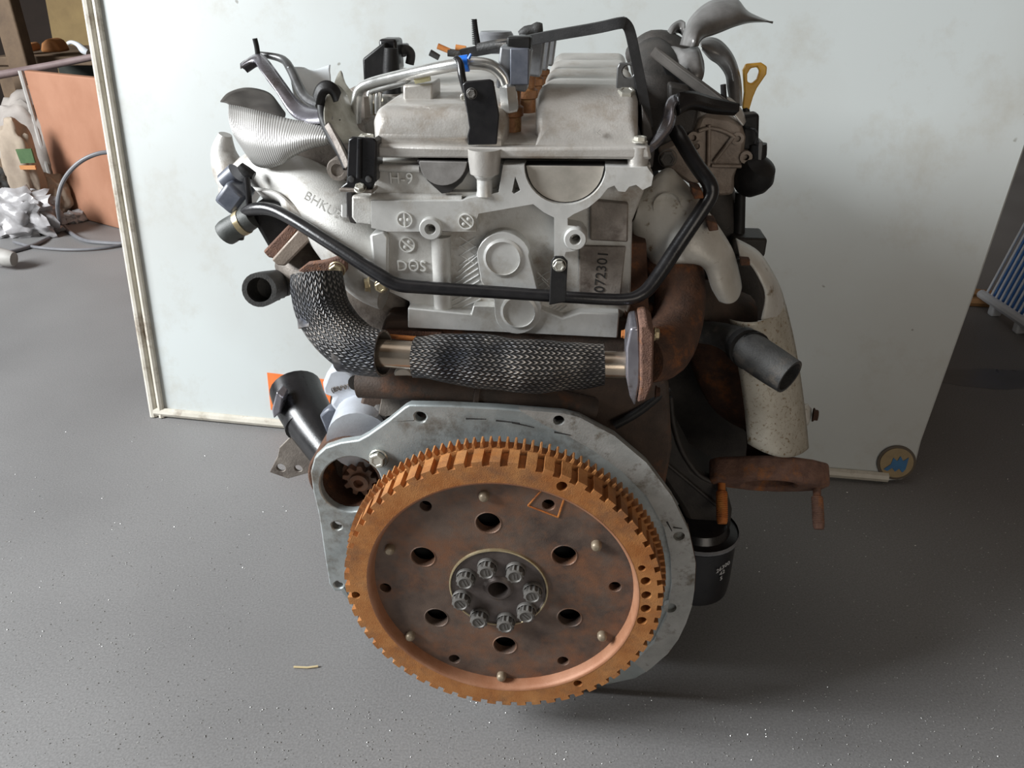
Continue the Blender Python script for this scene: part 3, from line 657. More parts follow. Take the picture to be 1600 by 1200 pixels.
# injectors
for i, (x, y0, y1, v, r) in enumerate(((798, 205, 128, .685, 19), (822, 175, 105, .76, 17), (834, 150, 95, .84, 15), (845, 130, 88, .92, 13))):
    a = at(x, y0, v); b = at(x, y1, v); k = pr(x, y1, v, 1)
    h = (b-a).length
    inj = lathe('injector', [(0, 0), (r*k*.9, 0), (r*k*.9, h*.3), (r*k*1.08, h*.33), (r*k*1.08, h*.5), (r*k*.8, h*.55), (r*k*.95, h), (0, h)], a, 'injector_rust', E_, axis=(0, 0, 1), n=18)
    c2 = at(x+6, y1-22+i*4, v); s = r*k
    cn = box('connector', c2, (s*2.5, s*2.4, s*3.2), 'plastic_grey', inj, bevel=.002, rot=Matrix.Rotation(.12, 3, 'Y'))
    if i == 0:
        box('connector_cap', at(812, 66, v), (s*1.9, s*1.7, s*0.9), 'black_satin', cn, bevel=.0015)
        box('connector_rib', at(812, 104, v-.018), (s*1.5, s*.5, s*2.7), 'plastic_slate', cn, bevel=.001)
# flat black bar bridging the cover
def bar(name, spec, w, d, mat, parent, frame=at):    # flat bar along a path; w across (in the drawing plane), d deep, both metres
    P = [frame(*s) for s in smooth_path(spec, 4)]
    bm = bmesh.new(); R = []
    for i, p in enumerate(P):
        t = (P[min(i+1, len(P)-1)]-P[max(i-1, 0)]).normalized(); q = Vector((0, 1, 0)); s = t.cross(q).normalized(); q = s.cross(t)
        R.append([bm.verts.new(p+s*a*w/2+q*b*d/2) for a, b in ((-1, -1), (1, -1), (1, 1), (-1, 1))])
    for a, b in zip(R, R[1:]):
        for k in range(4): bm.faces.new((a[k], a[(k+1) % 4], b[(k+1) % 4], b[k]))
    bm.faces.new(R[0]); bm.faces.new(R[-1])
    return finish(name, bm, mat, parent, bevel=min(w, d)*.18)
hs = bar('harness_stay', [(722, 84, .76), (780, 73, .75), (850, 58, .73), (930, 44, .71), (968, 36, .70), (978, 38, .70), (985, 52, .70), (993, 90, .695), (1003, 140, .69), (1013, 200, .685)], .0085, .010, 'black_satin', E_)
hs['label'] = 'bent black bar over the valve cover'
tube('harness_wrap', [(748, 76, .755, 8), (775, 71, .75, 8.5), (795, 69, .745, 8)], 'rubber', hs, sm=2)
tube('corrugated_plug', [(812, 55, .80, 6), (822, 50, .80, 9), (832, 47, .80, 8), (840, 45, .80, 10), (848, 44, .80, 7)], 'rubber', hs, sm=2)
tube('threaded_stud', [(741, 30, .77, 4), (744, 52, .77, 4), (748, 78, .77, 5)], 'black_satin', E_, n=10, sm=3)
bm = bmesh.new()
for i in range(14):
    a = at(741+.1*i, 31+i*2.9, .77); b_lathe(bm, [(.0022, -.0004), (.0031, 0), (.0022, .0004)], a, (0.1, 0, 1), 10)
finish('thread', bm, 'black_satin', bpy.data.objects['threaded_stud'])
p = at(775, 64, .95); k = pr(775, 64, .95, 1)
lathe('filler_cap', [(0, .010), (24*k, .010), (27*k, .007), (27*k, -.012), (0, -.012)], p, 'plastic_grey', cov, axis=(0, 0, 1), n=28)
# small harness plugs with orange tape
for (x0, y0, x1, y1, r, m_) in ((672, 82, 686, 90, 5, 'rubber'), (684, 72, 703, 80, 4.5, 'orange_plastic'), (700, 82, 718, 84, 6, 'rubber'), (712, 74, 728, 76, 4.5, 'orange_plastic'), (718, 92, 745, 88, 6, 'black_satin')):
    tube('harness_plug', [(x0, y0, .80, r), (x1, y1, .80, r*.9)], m_, E_, n=10, sm=1)
# lifting tab with nut on the exhaust side cover
tab = plate('lifting_tab', [(964, 106), (968, 98), (995, 98), (1001, 104), (1000, 158), (962, 158)], .690, .693, 'strap_steel', E_, holes=[(982, 112, 9)], bevel=.001)
bolt(978, 152, .688, 14, tab, axis=(0, -.35, 1))
# left black box bracket
lb = plate('corner_bracket', [(544, 218), (550, 214), (584, 216), (589, 222), (586, 284), (580, 300), (533, 300), (531, 293), (541, 286)], .632, .636, 'black_paint', E_, bevel=.0012)
bm = bmesh.new(); b_tube(bm, [at(562, 216, .6315), at(561, 278, .6315)], [.0022, .0026], 10); finish('pressed_rib', bm, 'black_paint', lb)
bm = bmesh.new()
a = at(530, 296, .628); b = at(582, 304, .628)
b_plate(bm, [[Vector((a.x, a.y, a.z-.002)), Vector((b.x, a.y, a.z-.003)), Vector((b.x, a.y+.022, a.z-.003)), Vector((a.x, a.y+.022, a.z-.002))]], (0, 0, .0028))
finish('foot', bm, 'grimy_alu', lb, bevel=.0006)
plate('side_return', [(584, 216), (590, 221), (588, 284), (583, 286)], .634, .655, 'black_paint', lb, bevel=.0005)
for x in (549, 576): lathe('weld', [(.003, 0), (.0025, .0016), (0, .0022)], at(x, 280, .631), 'strap_steel', lb, n=12)
bolt(563, 295, .630, 8, lb, axis=(0, -.6, 1))
# eye hook and slanting strap left of the cover
hk = loft('lifting_eye', [(500, 150, .70), (505, 138, .70), (513, 133, .70), (521, 137, .70), (527, 148, .70)], [(506, 165, .695), (509, 152, .695), (513, 147, .695), (517, 150, .695), (521, 160, .695)], 'black_satin', E_, m=4, solid=.008)
tube('eye_arm', [(503, 150, .70, 6), (502, 168, .695, 7), (507, 190, .69, 8), (520, 215, .675, 9), (535, 240, .66, 9), (543, 262, .65, 8)], 'black_satin', hk, n=10, flat=.6)
bar('eye_strap', [(512, 195, .672), (528, 225, .66), (545, 262, .648)], .006, .004, 'grimy_alu', hk)
loft('rag_wrap', [(512, 148, .71), (524, 138, .72), (542, 148, .735), (556, 178, .745)], [(520, 212, .69), (536, 222, .69), (556, 218, .70), (585, 205, .715)], 'dirty_film', E_, m=8, bulge=.012, jitter=.006, label='crumpled dirty film around a sensor')
p = at(530, 264, .665); k = pr(530, 264, .665, 1)
lathe('bracket_bushing', [(0, .004), (9*k, .004), (10*k, .006), (16*k, .006), (18*k, .003), (18*k, -.02)], p, 'grimy_alu', E_, n=26)
# left lifting arm
la = loft('lifting_arm', [(381, 95, .80), (402, 83, .80), (418, 92, .79), (445, 128, .76), (468, 158, .74), (490, 168, .72), (522, 170, .70)], [(376, 108, .79), (396, 98, .79), (405, 108, .77), (430, 142, .745), (455, 180, .725), (480, 192, .705), (520, 193, .69)], 'violet_steel', E_, m=6, bulge=.004, solid=.010, label='bent bare metal lifting arm')
tube('arm_edge', [(402, 84, .81, 4), (440, 92, .80, 6), (455, 110, .78, 7), (475, 150, .75, 8), (500, 165, .725, 8)], 'strap_steel', la, n=10)
tube('threaded_stud', [(398, 60, .80, 4), (401, 72, .80, 4), (403, 86, .80, 4)], 'black_satin', la, n=10, sm=2)
# ribbed grey tape over the intake opening
loft('ribbed_tape', [(357, 163, .74), (375, 166, .735), (400, 172, .725), (430, 180, .72), (460, 187, .712), (490, 191, .705), (522, 198, .70)], [(382, 235, .72), (395, 256, .712), (415, 263, .705), (440, 257, .70), (455, 247, .70), (485, 233, .698), (516, 226, .698)], 'tape_ribbed', E_, m=12, bulge=.012, label='ribbed silver tape over the intake mouth')
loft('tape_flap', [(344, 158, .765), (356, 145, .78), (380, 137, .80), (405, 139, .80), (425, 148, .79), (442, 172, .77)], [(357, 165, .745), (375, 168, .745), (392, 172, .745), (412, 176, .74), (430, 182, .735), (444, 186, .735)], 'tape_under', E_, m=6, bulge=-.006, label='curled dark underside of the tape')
loft('paper_tape', [(445, 104, .78), (470, 112, .80), (495, 106, .82), (517, 102, .83)], [(470, 172, .76), (490, 170, .77), (510, 165, .78), (530, 160, .79)], 'paper_tape', E_, m=8, jitter=.008, label='torn white tape on the intake')
loft('paper_tape', [(525, 140, .80), (534, 115, .82), (540, 118, .82)], [(530, 170, .78), (545, 165, .78), (560, 160, .78)], 'dirty_film', E_, m=6, jitter=.006)
# fuel rail cluster at back left
rail = box('fuel_rail', at(606, 140, 1.0), (.04, .22, .03), 'grimy_alu', E_, bevel=.006)
sv = plate('rail_valve', [(566, 92), (596, 68), (603, 66), (605, 140), (568, 128)], .80, .83, 'black_satin', E_, bevel=.002)
box('valve_plug', at(612, 85, .82), (.018, .03, .03), 'black_paint', sv, bevel=.003)
tube('valve_body', [(612, 150, .80, 16), (612, 130, .80, 14), (611, 105, .80, 13), (611, 75, .80, 11)], 'black_satin', sv, sm=1)
lathe('valve_collar', [(.012, -.003), (.0135, 0), (.0135, .006), (.012, .008)], at(612, 158, .80), 'zinc_pipe', sv, axis=(0, 0, 1))
tube('rail_hose', [(640, 100, .83, 7), (642, 84, .83, 7), (634, 77, .83, 7), (622, 80, .83, 7)], 'rubber', sv, n=10)
box('valve_cap', at(622, 78, .84), (.02, .02, .012), 'plastic_grey', sv, bevel=.002)
tube('rail_fitting', [(566, 182, .76, 14), (566, 165, .76, 12), (566, 150, .76, 10)], 'grimy_alu', rail, sm=1, n=6)
tube('rail_fitting', [(583, 178, .79, 12), (583, 160, .79, 10)], 'bolt_yellow', rail, sm=1, n=6)

# ================================================================== intake manifold, EGR valve (left side)
im = tube('intake_manifold', [(372, 300, .80, 30), (400, 268, .76, 30), (440, 275, .735, 38), (490, 305, .72, 48), (540, 360, .70, 58), (585, 410, .69, 62), (620, 430, .685, 60)], 'cast_alu', E_, n=28, sm=6, label='cast aluminium intake runner')
loft('runner_seam', [(395, 292, .71), (430, 298, .70), (460, 320, .69), (500, 355, .68), (545, 383, .67), (590, 410, .66), (607, 425, .655)], [(400, 298, .705), (435, 305, .695), (462, 330, .685), (500, 367, .675), (545, 396, .665), (590, 425, .655), (607, 440, .65)], 'cast_alu', im, m=3, solid=.02)
bm = bmesh.new(); b_text(bm, 'BHKUB', at(505, 322, .668), (1, 0, -.62), (.55, .1, .9), .0115, .001); finish('cast_lettering', bm, 'raised_letter', im, smooth=0, recalc=False)
tube('manifold_end', [(352, 210, .80, 10), (350, 240, .80, 20), (362, 275, .79, 26), (380, 300, .78, 22)], 'cast_alu', im, n=16)
plate('manifold_body', [(440, 225), (500, 190), (560, 190), (575, 260), (570, 330), (530, 330), (480, 280)], .745, .90, 'grimy_alu', im, bevel=.006)  # added dark block, its tone stands for shade on the casting below the tape
plate('runner_flange', [(577, 368), (600, 362), (607, 372), (606, 440), (600, 452), (585, 440)], .650, .67, 'machined_alu', im, bevel=.002)
bolt(578, 445, .648, 10, im, 'bolt_yellow', axis=(-1, -.3, 0))
bolt(596, 447, .64, 9, im, 'bolt_yellow')
tube('runner_bolt', [(540, 320, .66, 7), (540, 338, .66, 7)], 'machined_alu', im, sm=1, n=6)
# EGR valve motor and housing
eg = plate('egr_valve', [(392, 318), (440, 318), (470, 345), (455, 375), (425, 402), (395, 350)], .70, .76, 'black_satin', E_, bevel=.006)
tube('throttle_plug', [(352, 285, .72, 15), (370, 270, .72, 16)], 'plastic_slate', eg, sm=1)
box('plug_housing', at(368, 305, .715), (.022, .03, .026), 'plastic_slate', eg, bevel=.004, rot=Matrix.Rotation(.75, 3, 'Y'))
tube('plug_tab', [(375, 258, .705, 6), (385, 268, .705, 9), (397, 275, .705, 7)], 'black_satin', eg, sm=2, n=8)
tube('plug_post', [(386, 276, .70, 5), (388, 300, .70, 5), (390, 335, .70, 5)], 'black_paint', eg, sm=2, n=8)
fl1 = plate('egr_flange', [(411, 393), (450, 352), (462, 352), (466, 360), (430, 405), (420, 403)], .685, .72, 'rust_flange', E_, bevel=.0015)
plate('flange_plate', [(424, 406), (465, 360), (478, 366), (485, 375), (445, 416), (434, 415)], .68, .73, 'brown_alu', fl1, bevel=.0015)
tube('egr_housing', [(450, 400, .72, 30), (490, 425, .71, 42), (540, 455, .70, 45), (590, 490, .70, 48), (640, 520, .70, 45)], 'grimy_alu', E_, n=20)
tg = plate('egr_pipe_flange', [(465, 424), (480, 412), (505, 409), (528, 402), (540, 407), (541, 424), (530, 438), (505, 432), (480, 428)], .648, .656, 'rust_flange', E_, bevel=.0012)
bolt(527, 421, .646, 11, tg, 'bolt_yellow')
tube('left_hose', [(352, 366, .70, 19), (358, 361, .70, 20), (375, 350, .70, 19), (395, 338, .70, 18)], 'rubber_grey', E_, n=20, label='grey rubber hose end')
tube('hose_band', [(375, 350, .70, 20), (382, 346, .70, 20)], 'bolt_yellow', bpy.data.objects['left_hose'], sm=1, n=20)
lh = tube('open_hose', [(405, 453, .655, 27), (414, 450, .672, 26), (430, 445, .695, 23), (458, 438, .72, 19)], 'rubber', E_, n=22, hollow=.72, label='cut black hose stub facing left')
# slanted end cap of hose towards the camera
for x in (425, 433, 441): tube('hose_rib', [(x, 447-(x-425)*.25, .70, 24-(x-425)*.2), (x+4, 446-(x-425)*.25, .702, 24-(x-425)*.2)], 'rubber', lh, sm=1, n=18)
plate('egr_bracket', [(545, 490), (600, 445), (635, 470), (632, 520), (590, 520), (560, 510)], .68, .70, 'grimy_alu', E_, bevel=.002)

# ================================================================== braided EGR pipe
eb = tube('egr_pipe', [(580, 551, .600, 22), (640, 555, .600, 22), (800, 566, .603, 22), (940, 570, .606, 22), (992, 571, .608, 22)], 'stainless', E_, n=24, sm=3, label='stainless pipe partly covered by braided sleeves')
def sleeve(spec, sm, lump):
    P = smooth_path(spec, sm); bm = bmesh.new(); pts = [at(p[0], p[1], p[2]) for p in P]; rad = [pr(*p) for p in P]
    b_tube(bm, pts, rad, 48, hollow=.9)
    for v in bm.verts:
        k = noise.noise(v.co*40)*lump
        near = min(pts, key=lambda q: (q-v.co).length_squared); v.co += (v.co-near).normalized()*k
    return finish('braided_sleeve', bm, 'braid', eb, smooth=60)
sleeve([(494, 428, .640, 41), (497, 450, .635, 43), (507, 487, .628, 43), (527, 520, .618, 42), (556, 542, .608, 41), (582, 551, .602, 39), (600, 553, .600, 37)], 6, .002)
sleeve([(647, 557, .600, 32), (690, 560, .600, 36), (740, 564, .601, 39), (800, 569, .602, 43), (860, 571, .604, 42), (905, 570, .605, 36), (944, 569, .606, 31)], 6, .0035)
p = at(992, 571, .608); k = pr(992, 571, .608, 1)
fr = plate('pipe_flange_steel', [(985, 513), (998, 511), (1001, 570), (1000, 600), (992, 636), (984, 620), (978, 590), (978, 545)], .590, .628, 'violet_steel', E_, bevel=.002)
fr2 = plate('manifold_flange', [(999, 510), (1012, 507), (1022, 520), (1020, 600), (1008, 628), (996, 630), (1000, 600)], .588, .632, 'rust_flange', E_, bevel=.002)
bolt(976, 522, .605, 6, fr2, 'rust_bright', axis=(-1, 0, 0))
bolt(1022, 522, .600, 9, fr2, 'bolt_yellow', axis=(1, 0, 0))
bolt(1024, 612, .61, 8, fr2, 'rust_manifold', axis=(1, 0, 0))
tube('exhaust_manifold', [(1005, 560, .62, 40), (1035, 548, .64, 44), (1056, 510, .67, 40), (1062, 460, .69, 40), (1050, 410, .70, 44), (1020, 370, .70, 40)], 'rust_manifold', E_, n=22, sm=6)
plate('manifold_gasket', [(985, 380), (1010, 380), (1015, 520), (985, 520), (975, 500)], .665, .70, 'rust_manifold', E_)
tube('manifold_branch', [(1060, 470, .72, 44), (1100, 485, .74, 46), (1150, 500, .76, 44)], 'cast_iron', E_, n=18)
tube('orange_gasket_edge', [(600, 524, .628, 3.5), (625, 527, .628, 4), (650, 529, .628, 4)], 'rust_bright', E_, sm=1, n=8)
plate('head_gasket_lip', [(603, 516), (690, 520), (690, 526), (603, 523)], .645, .66, 'rust_flange', E_, bevel=.0005)

# ================================================================== heat shields
hs1 = loft('manifold_shield', [(1000, 300, .70), (1040, 264, .70), (1060, 275, .70), (1085, 303, .69), (1112, 340, .685), (1140, 384, .69), (1150, 412, .70), (1157, 445, .70), (1155, 458, .70)], [(988, 350, .70), (994, 380, .69), (1010, 398, .68), (1025, 412, .675), (1050, 411, .67), (1085, 411, .67), (1102, 420, .67), (1112, 448, .67), (1125, 470, .675)], 'shield', E_, m=12, bulge=.014, label='pale upper exhaust heat shield')
for (x, y) in ((1090, 303), (1113, 353)):
    plate('shield_clip', [(x-9, y-9), (x+8, y-4), (x+10, y+7), (x-5, y+9)], .662, .69, 'rust_manifold', hs1, bevel=.001)
lathe('shield_dimple', [(.012, 0), (.010, -.004), (.004, -.006), (0, -.006)], at(1042, 322, .679), 'shield', hs1, n=20)
hs2 = loft('downpipe_shield', [(1140, 500, .69), (1147, 540, .69), (1156, 590, .69), (1163, 640, .688), (1168, 693, .685)], [(1228, 475, .73), (1240, 525, .73), (1250, 580, .73), (1258, 640, .725), (1264, 700, .72)], 'shield_speckled', E_, m=14, bulge=.022, label='speckled lower exhaust heat shield')
loft('shield_arch', [(1150, 372, .72), (1185, 392, .72), (1208, 425, .72), (1222, 455, .73), (1231, 490, .735)], [(1155, 404, .70), (1172, 414, .695), (1186, 435, .69), (1196, 462, .69), (1190, 500, .69)], 'shield', hs2, m=6, bulge=.008)
loft('shield_band', [(1153, 378, .74), (1185, 398, .74), (1203, 420, .745)], [(1153, 388, .735), (1180, 406, .735), (1196, 425, .74)], 'black_satin', hs2, m=3)
lathe('shield_boss', [(.016, -.012), (.014, 0), (.009, .005), (.004, .006), (0, .006)], at(1258, 650, .745), 'shield', hs2, axis=(1, -.3, 0), n=20)
bolt(1270, 648, .74, 9, hs2, 'rust_manifold', axis=(1, -.2, 0))
plate('shield_tab', [(1157, 404), (1172, 405), (1172, 415), (1158, 415)], .683, .69, 'rust_manifold', hs2, bevel=.0005)
plate('arch_gap_filler', [(1085, 400), (1185, 410), (1210, 500), (1100, 520)], .80, .88, 'dark_metal', E_, bevel=.006)  # added dark plate, darkens the opening under the shield arch
plate('dark_gap_filler', [(1035, 520), (1110, 520), (1175, 680), (1165, 745), (1120, 752), (1060, 700), (1035, 640)], .84, .90, 'dark_metal', E_, bevel=.006)  # added dark plate, fills the gap left of the downpipe with black
dp = tube('downpipe', [(1090, 440, .80, 50), (1125, 520, .79, 58), (1160, 600, .78, 60), (1197, 655, .77, 38), (1203, 690, .745, 35), (1202, 712, .724, 35)], 'rust_manifold', E_, n=24, sm=5)
# outlet flange (horizontal) with two studs
fc = at(1200, 722, .715); kk = pr(1200, 722, .715, 1)
FA = Vector((0, -math.sin(.80), -math.cos(.80))); F2 = Vector((0, -math.cos(.80), math.sin(.80)))   # the outlet points down and back
out = [(-92, 4), (-84, -22), (-55, -36), (-20, -50), (25, -50), (60, -36), (86, -14), (88, 18), (60, 38), (25, 50), (-20, 50), (-55, 34), (-84, 22)]
bm = bmesh.new(); b_plate(bm, [[fc+Vector((x*kk, 0, 0))+F2*(y*kk) for x, y in out], [fc+Vector((38*kk*math.cos(a), 0, 0))+F2*(38*kk*math.sin(a)) for a in [2*PI*i/24 for i in range(24)]]], FA*.026)
of = finish('outlet_flange', bm, 'rust_flange', E_, bevel=.004, label='rusty exhaust outlet flange with two studs')
bm = bmesh.new(); b_lathe(bm, [(0, .004), (40*kk, .004)], fc, FA, 24); finish('bore_shade_disc', bm, 'hole_shade', of)  # black disc painted as the shade inside the outlet
for sx, mt in ((-1, 'rust_bright'), (1, 'rust_flange')):
    p = fc+Vector((sx*72*kk, 0, 0))+FA*.026; bm = bmesh.new()
    b_lathe(bm, [(.0042, 0), (.0042, .008), (.0058, .009), (.0058, .040), (.0048, .043), (0, .043)], p, FA, 14)
    for i in range(14): b_lathe(bm, [(.0055, .010+i*.002), (.0064, .011+i*.002), (.0055, .012+i*.002)], p, FA, 14)
    finish('stud', bm, mt, of)
# right hose
rh = tube('water_hose', [(1085, 518, .70, 17), (1120, 522, .69, 19), (1150, 533, .675, 24), (1172, 548, .66, 29), (1200, 567, .648, 30), (1234, 589, .632, 29)], 'rubber', E_, n=26, sm=6, hollow=.84, label='black rubber hose stub pointing right')
for (x, y, r) in ((1163, 541, 29), (1172, 547, 31)):
    tube('hose_clamp', [(x-4, y-3, .667, r), (x+3, y+2, .660, r+1)], 'black_satin', rh, sm=1, n=24)

# ================================================================== right upper side: pump, struts, actuator, dipstick
pump = plate('vacuum_pump', [(1085, 205), (1092, 185), (1110, 176), (1140, 182), (1160, 195), (1166, 215), (1162, 255), (1150, 275), (1147, 305), (1120, 308), (1110, 290), (1090, 262), (1083, 230)], .775, .85, 'brown_alu', E_, bevel=.006)
for pts in ([(1108, 195), (1107, 258)], [(1146, 214), (1116, 253)], [(1112, 259), (1158, 260)], [(1092, 205), (1110, 200), (1135, 207), (1148, 215)]):
    tube('casting_rib', [(x, y, .772, 3.2) for x, y in pts], 'brown_alu', pump, n=8, sm=2)
for (x, y) in ((1152, 216), (1165, 245), (1083, 215), (1088, 228)):
    lathe('pump_lug', [(.006, -.01), (.006, .003), (.003, .003), (.003, -.002), (0, -.002)], at(x, y, .775), 'brown_alu', pump, n=14)
ac = lathe('actuator', [(0, -.020), (.013, -.017), (.019, -.006), (.020, .003), (.015, .014), (.006, .019), (0, .020)], at(1178, 274, .78), 'black_satin', E_, axis=(.3, -.5, .8), n=28)
tube('actuator_body', [(1178, 262, .78, 14), (1184, 240, .78, 14), (1185, 225, .78, 13)], 'black_satin', ac, sm=2)
box('actuator_plug', at(1170, 205, .79), (.016, .02, .034), 'black_satin', ac, bevel=.003, rot=Matrix.Rotation(-.12, 3, 'Y'))
tube('plug_wire', [(1165, 200, .78, 2), (1178, 202, .77, 2), (1183, 212, .77, 2), (1180, 225, .77, 2)], 'black_satin', ac, n=6)
plate('actuator_bracket', [(1185, 223), (1192, 221), (1189, 262), (1184, 262)], .77, .79, 'strap_steel', ac, bevel=.0005)
tube('vertical_post', [(1157, 300, .80, 8), (1155, 350, .80, 9), (1150, 400, .80, 12)], 'black_satin', E_, n=12)
box('side_connector', at(1165, 378, .80), (.035, .04, .02), 'dark_metal', E_, bevel=.003)
tube('gear_case', [(1105, 300, .82, 40), (1120, 340, .82, 38), (1130, 380, .82, 36)], 'dark_metal', E_, n=14)
dk = plate('dipstick', [(1160, 170), (1163, 145), (1161, 110), (1166, 100), (1190, 98), (1199, 104), (1198, 116), (1183, 138), (1177, 152), (1171, 172)], .86, .866, 'yellow_handle', E_, holes=[[(1168, 116), (1173, 107), (1183, 105), (1187, 111), (1183, 124), (1175, 131), (1168, 128)]], bevel=.0015, label='yellow dipstick loop handle')
tube('dipstick_tube', [(1165, 168, .863, 5), (1167, 185, .863, 6), (1168, 230, .863, 6)], 'black_satin', dk, n=10)
# struts
stt0 = bar('strut', [(1024, 82, .80), (1060, 110, .78), (1100, 140, .76), (1143, 172, .74)], .010, .014, 'tape_under', E_)
bar('strut_edge', [(1026, 78, .795), (1060, 105, .775), (1100, 134, .755), (1140, 165, .735)], .0020, .005, 'tape_under', stt0)
plate('strut_web', [(1024, 82), (1060, 110), (1100, 142), (1060, 150), (1042, 120)], .80, .803, 'black_satin', stt0)
st2 = loft('support_arm', [(1015, 226, .655), (1022, 212, .67), (1032, 190, .69), (1040, 162, .70), (1048, 150, .71), (1060, 147, .72)], [(1012, 229, .65), (1027, 220, .66), (1046, 196, .68), (1051, 172, .69), (1057, 160, .70), (1066, 158, .71)], 'violet_steel', E_, m=4, solid=.006, label='bent steel arm bolted to the cover')
loft('arm_plate', [(1052, 150, .712), (1075, 152, .72), (1110, 162, .73), (1149, 170, .735)], [(1058, 182, .705), (1080, 172, .71), (1110, 178, .72), (1147, 181, .73)], 'black_paint', st2, m=4, solid=.008)
tube('threaded_stud', [(1130, 132, .75, 4.5), (1131, 150, .75, 4.5), (1132, 165, .75, 6)], 'black_satin', E_, n=10, sm=2)
tube('turbo_body', [(1035, 250, .80, 52), (1030, 200, .80, 50), (1028, 150, .82, 48), (1030, 120, .84, 42), (1020, 95, .88, 36)], 'dark_metal', E_, n=22)
tube('turbo_pipe', [(995, 90, .92, 22), (1020, 75, .90, 26), (1045, 90, .88, 34), (1062, 130, .85, 36)], 'dark_metal', E_, n=18)
plate('brown_lug', [(1030, 240), (1060, 225), (1090, 260), (1100, 285), (1080, 290), (1040, 262)], .74, .78, 'brown_alu', E_, bevel=.003)
bolt(1043, 247, .735, 12, E_, 'bolt_dark')
plate('upper_bracket_plate', [(1045, 130), (1075, 135), (1095, 160), (1085, 205), (1060, 215), (1045, 190)], .76, .78, 'dark_metal', E_, bevel=.003)
plate('cover_end_seal', [(1003, 165), (1016, 190), (1024, 230), (1020, 262), (1010, 262), (1004, 230)], .67, .80, 'dark_metal', E_, bevel=.001)
loft('pump_gasket_flap', [(1110, 148, .77), (1140, 152, .78), (1160, 172, .78), (1166, 190, .78)], [(1118, 158, .765), (1136, 164, .77), (1150, 182, .77), (1162, 196, .77)], 'cover_alu', E_, m=4)
# grey tape ribbons at the turbo mouth
tape = loft('tape_ribbon', [(1062, 70, .84), (1068, 50, .84), (1078, 28, .85), (1098, 8, .87), (1120, -2, .88), (1150, -3, .89), (1170, 18, .89), (1203, 33, .89)], [(1092, 72, .82), (1094, 66, .82), (1100, 60, .83), (1112, 56, .84), (1128, 50, .85), (1148, 42, .86), (1172, 36, .875), (1203, 35, .888)], 'tape_dark', E_, m=10, bulge=.016, label='wide twisted grey tape ribbon')
loft('tape_tail', [(1092, 62, .86), (1112, 58, .87), (1130, 66, .87), (1148, 90, .86), (1158, 125, .85), (1160, 165, .84)], [(1096, 78, .855), (1108, 92, .86), (1122, 102, .86), (1133, 118, .855), (1136, 138, .845), (1140, 160, .835)], 'tape_dark', E_, m=8, bulge=.012, label='hanging grey tape tail')
loft('tape_curl', [(1036, 62, .88), (1048, 40, .89), (1062, 31, .90), (1070, 34, .89)], [(1045, 72, .87), (1052, 56, .88), (1060, 52, .89), (1066, 56, .885)], 'tape_dark', E_, m=5, bulge=.006)
loft('tape_wrap', [(1030, 78, .86), (1050, 72, .85), (1070, 76, .83), (1090, 72, .83), (1100, 95, .83)], [(1058, 140, .82), (1070, 140, .81), (1082, 142, .805), (1090, 138, .805), (1094, 130, .81)], 'tape_dark', E_, m=8, bulge=.016)
loft('clear_film', [(1020, 68, .90), (1030, 52, .91), (1042, 56, .91)], [(1028, 78, .89), (1040, 72, .89), (1046, 70, .89)], 'paper_tape', E_, m=3, jitter=.004)

# ================================================================== rear plate, starter
outline = [(640, 633), (700, 634), (780, 638), (880, 646), (905, 652), (960, 681), (1010, 723), (1050, 776), (1077, 832), (1087, 880), (1085, 922), (1081, 948), (1072, 974), (1060, 999), (1043, 1022), (1020, 1044), (992, 1061), (950, 1070), (900, 1072), (700, 1050), (560, 960), (532, 924), (522, 924), (514, 912), (506, 862), (498, 806), (489, 768), (485, 738), (491, 716), (508, 700), (532, 692), (560, 688), (575, 680), (606, 658), (632, 637)]
pl = plate('rear_plate', outline, .602, .612, 'plate_blue', E_, holes=[(657, 652, 9), (873, 657, 9), (526, 822, 8), (529, 914, 7), [(548+48*math.cos(a), 757+43*math.sin(a)) for a in [2*PI*i/28 for i in range(28)]]], bevel=.0015, label='blue-grey engine rear plate')
rim_o = [(810, 640), (880, 646), (905, 652), (960, 681), (1010, 723), (1050, 776), (1077, 832), (1087, 880), (1085, 922), (1081, 948), (1072, 974), (1060, 999), (1043, 1022), (1010, 1050)]
rim_i = [(990, 1035), (1022, 1005), (1042, 962), (1050, 915), (1048, 870), (1038, 825), (1010, 775), (970, 735), (925, 703), (885, 680), (850, 664)]
plate('rim_flange', rim_o+rim_i, .597, .603, 'plate_rim', pl, holes=[(873, 657, 9), (1061, 838, 9), (1047, 950, 10)], bevel=.0008)
plate('rim_edge', [(1077, 832), (1088, 880), (1086, 922), (1073, 972), (1046, 1020), (1030, 1030), (1060, 975), (1072, 922), (1074, 880)], .6125, .63, 'rust_manifold', pl, bevel=.0005)
bm = bmesh.new()
for (x0, y0, x1, y1) in ((728, 654, 760, 655), (775, 657, 812, 661), (866, 675, 892, 680), (800, 660, 835, 668), (1042, 815, 1050, 830), (1052, 824, 1066, 826)):
    b_tube(bm, [at(x0, y0, .5968), at(x1, y1, .5968)], [.0009, .0004], 5)
finish('scratches', bm, 'stamp_ink', pl, kind='stuff')
sb = fast('hex', 'bolt_zinc', at(592, 716, .600), pr(592, 716, .6, 13), pl, axis=(-.1, -1, .1))
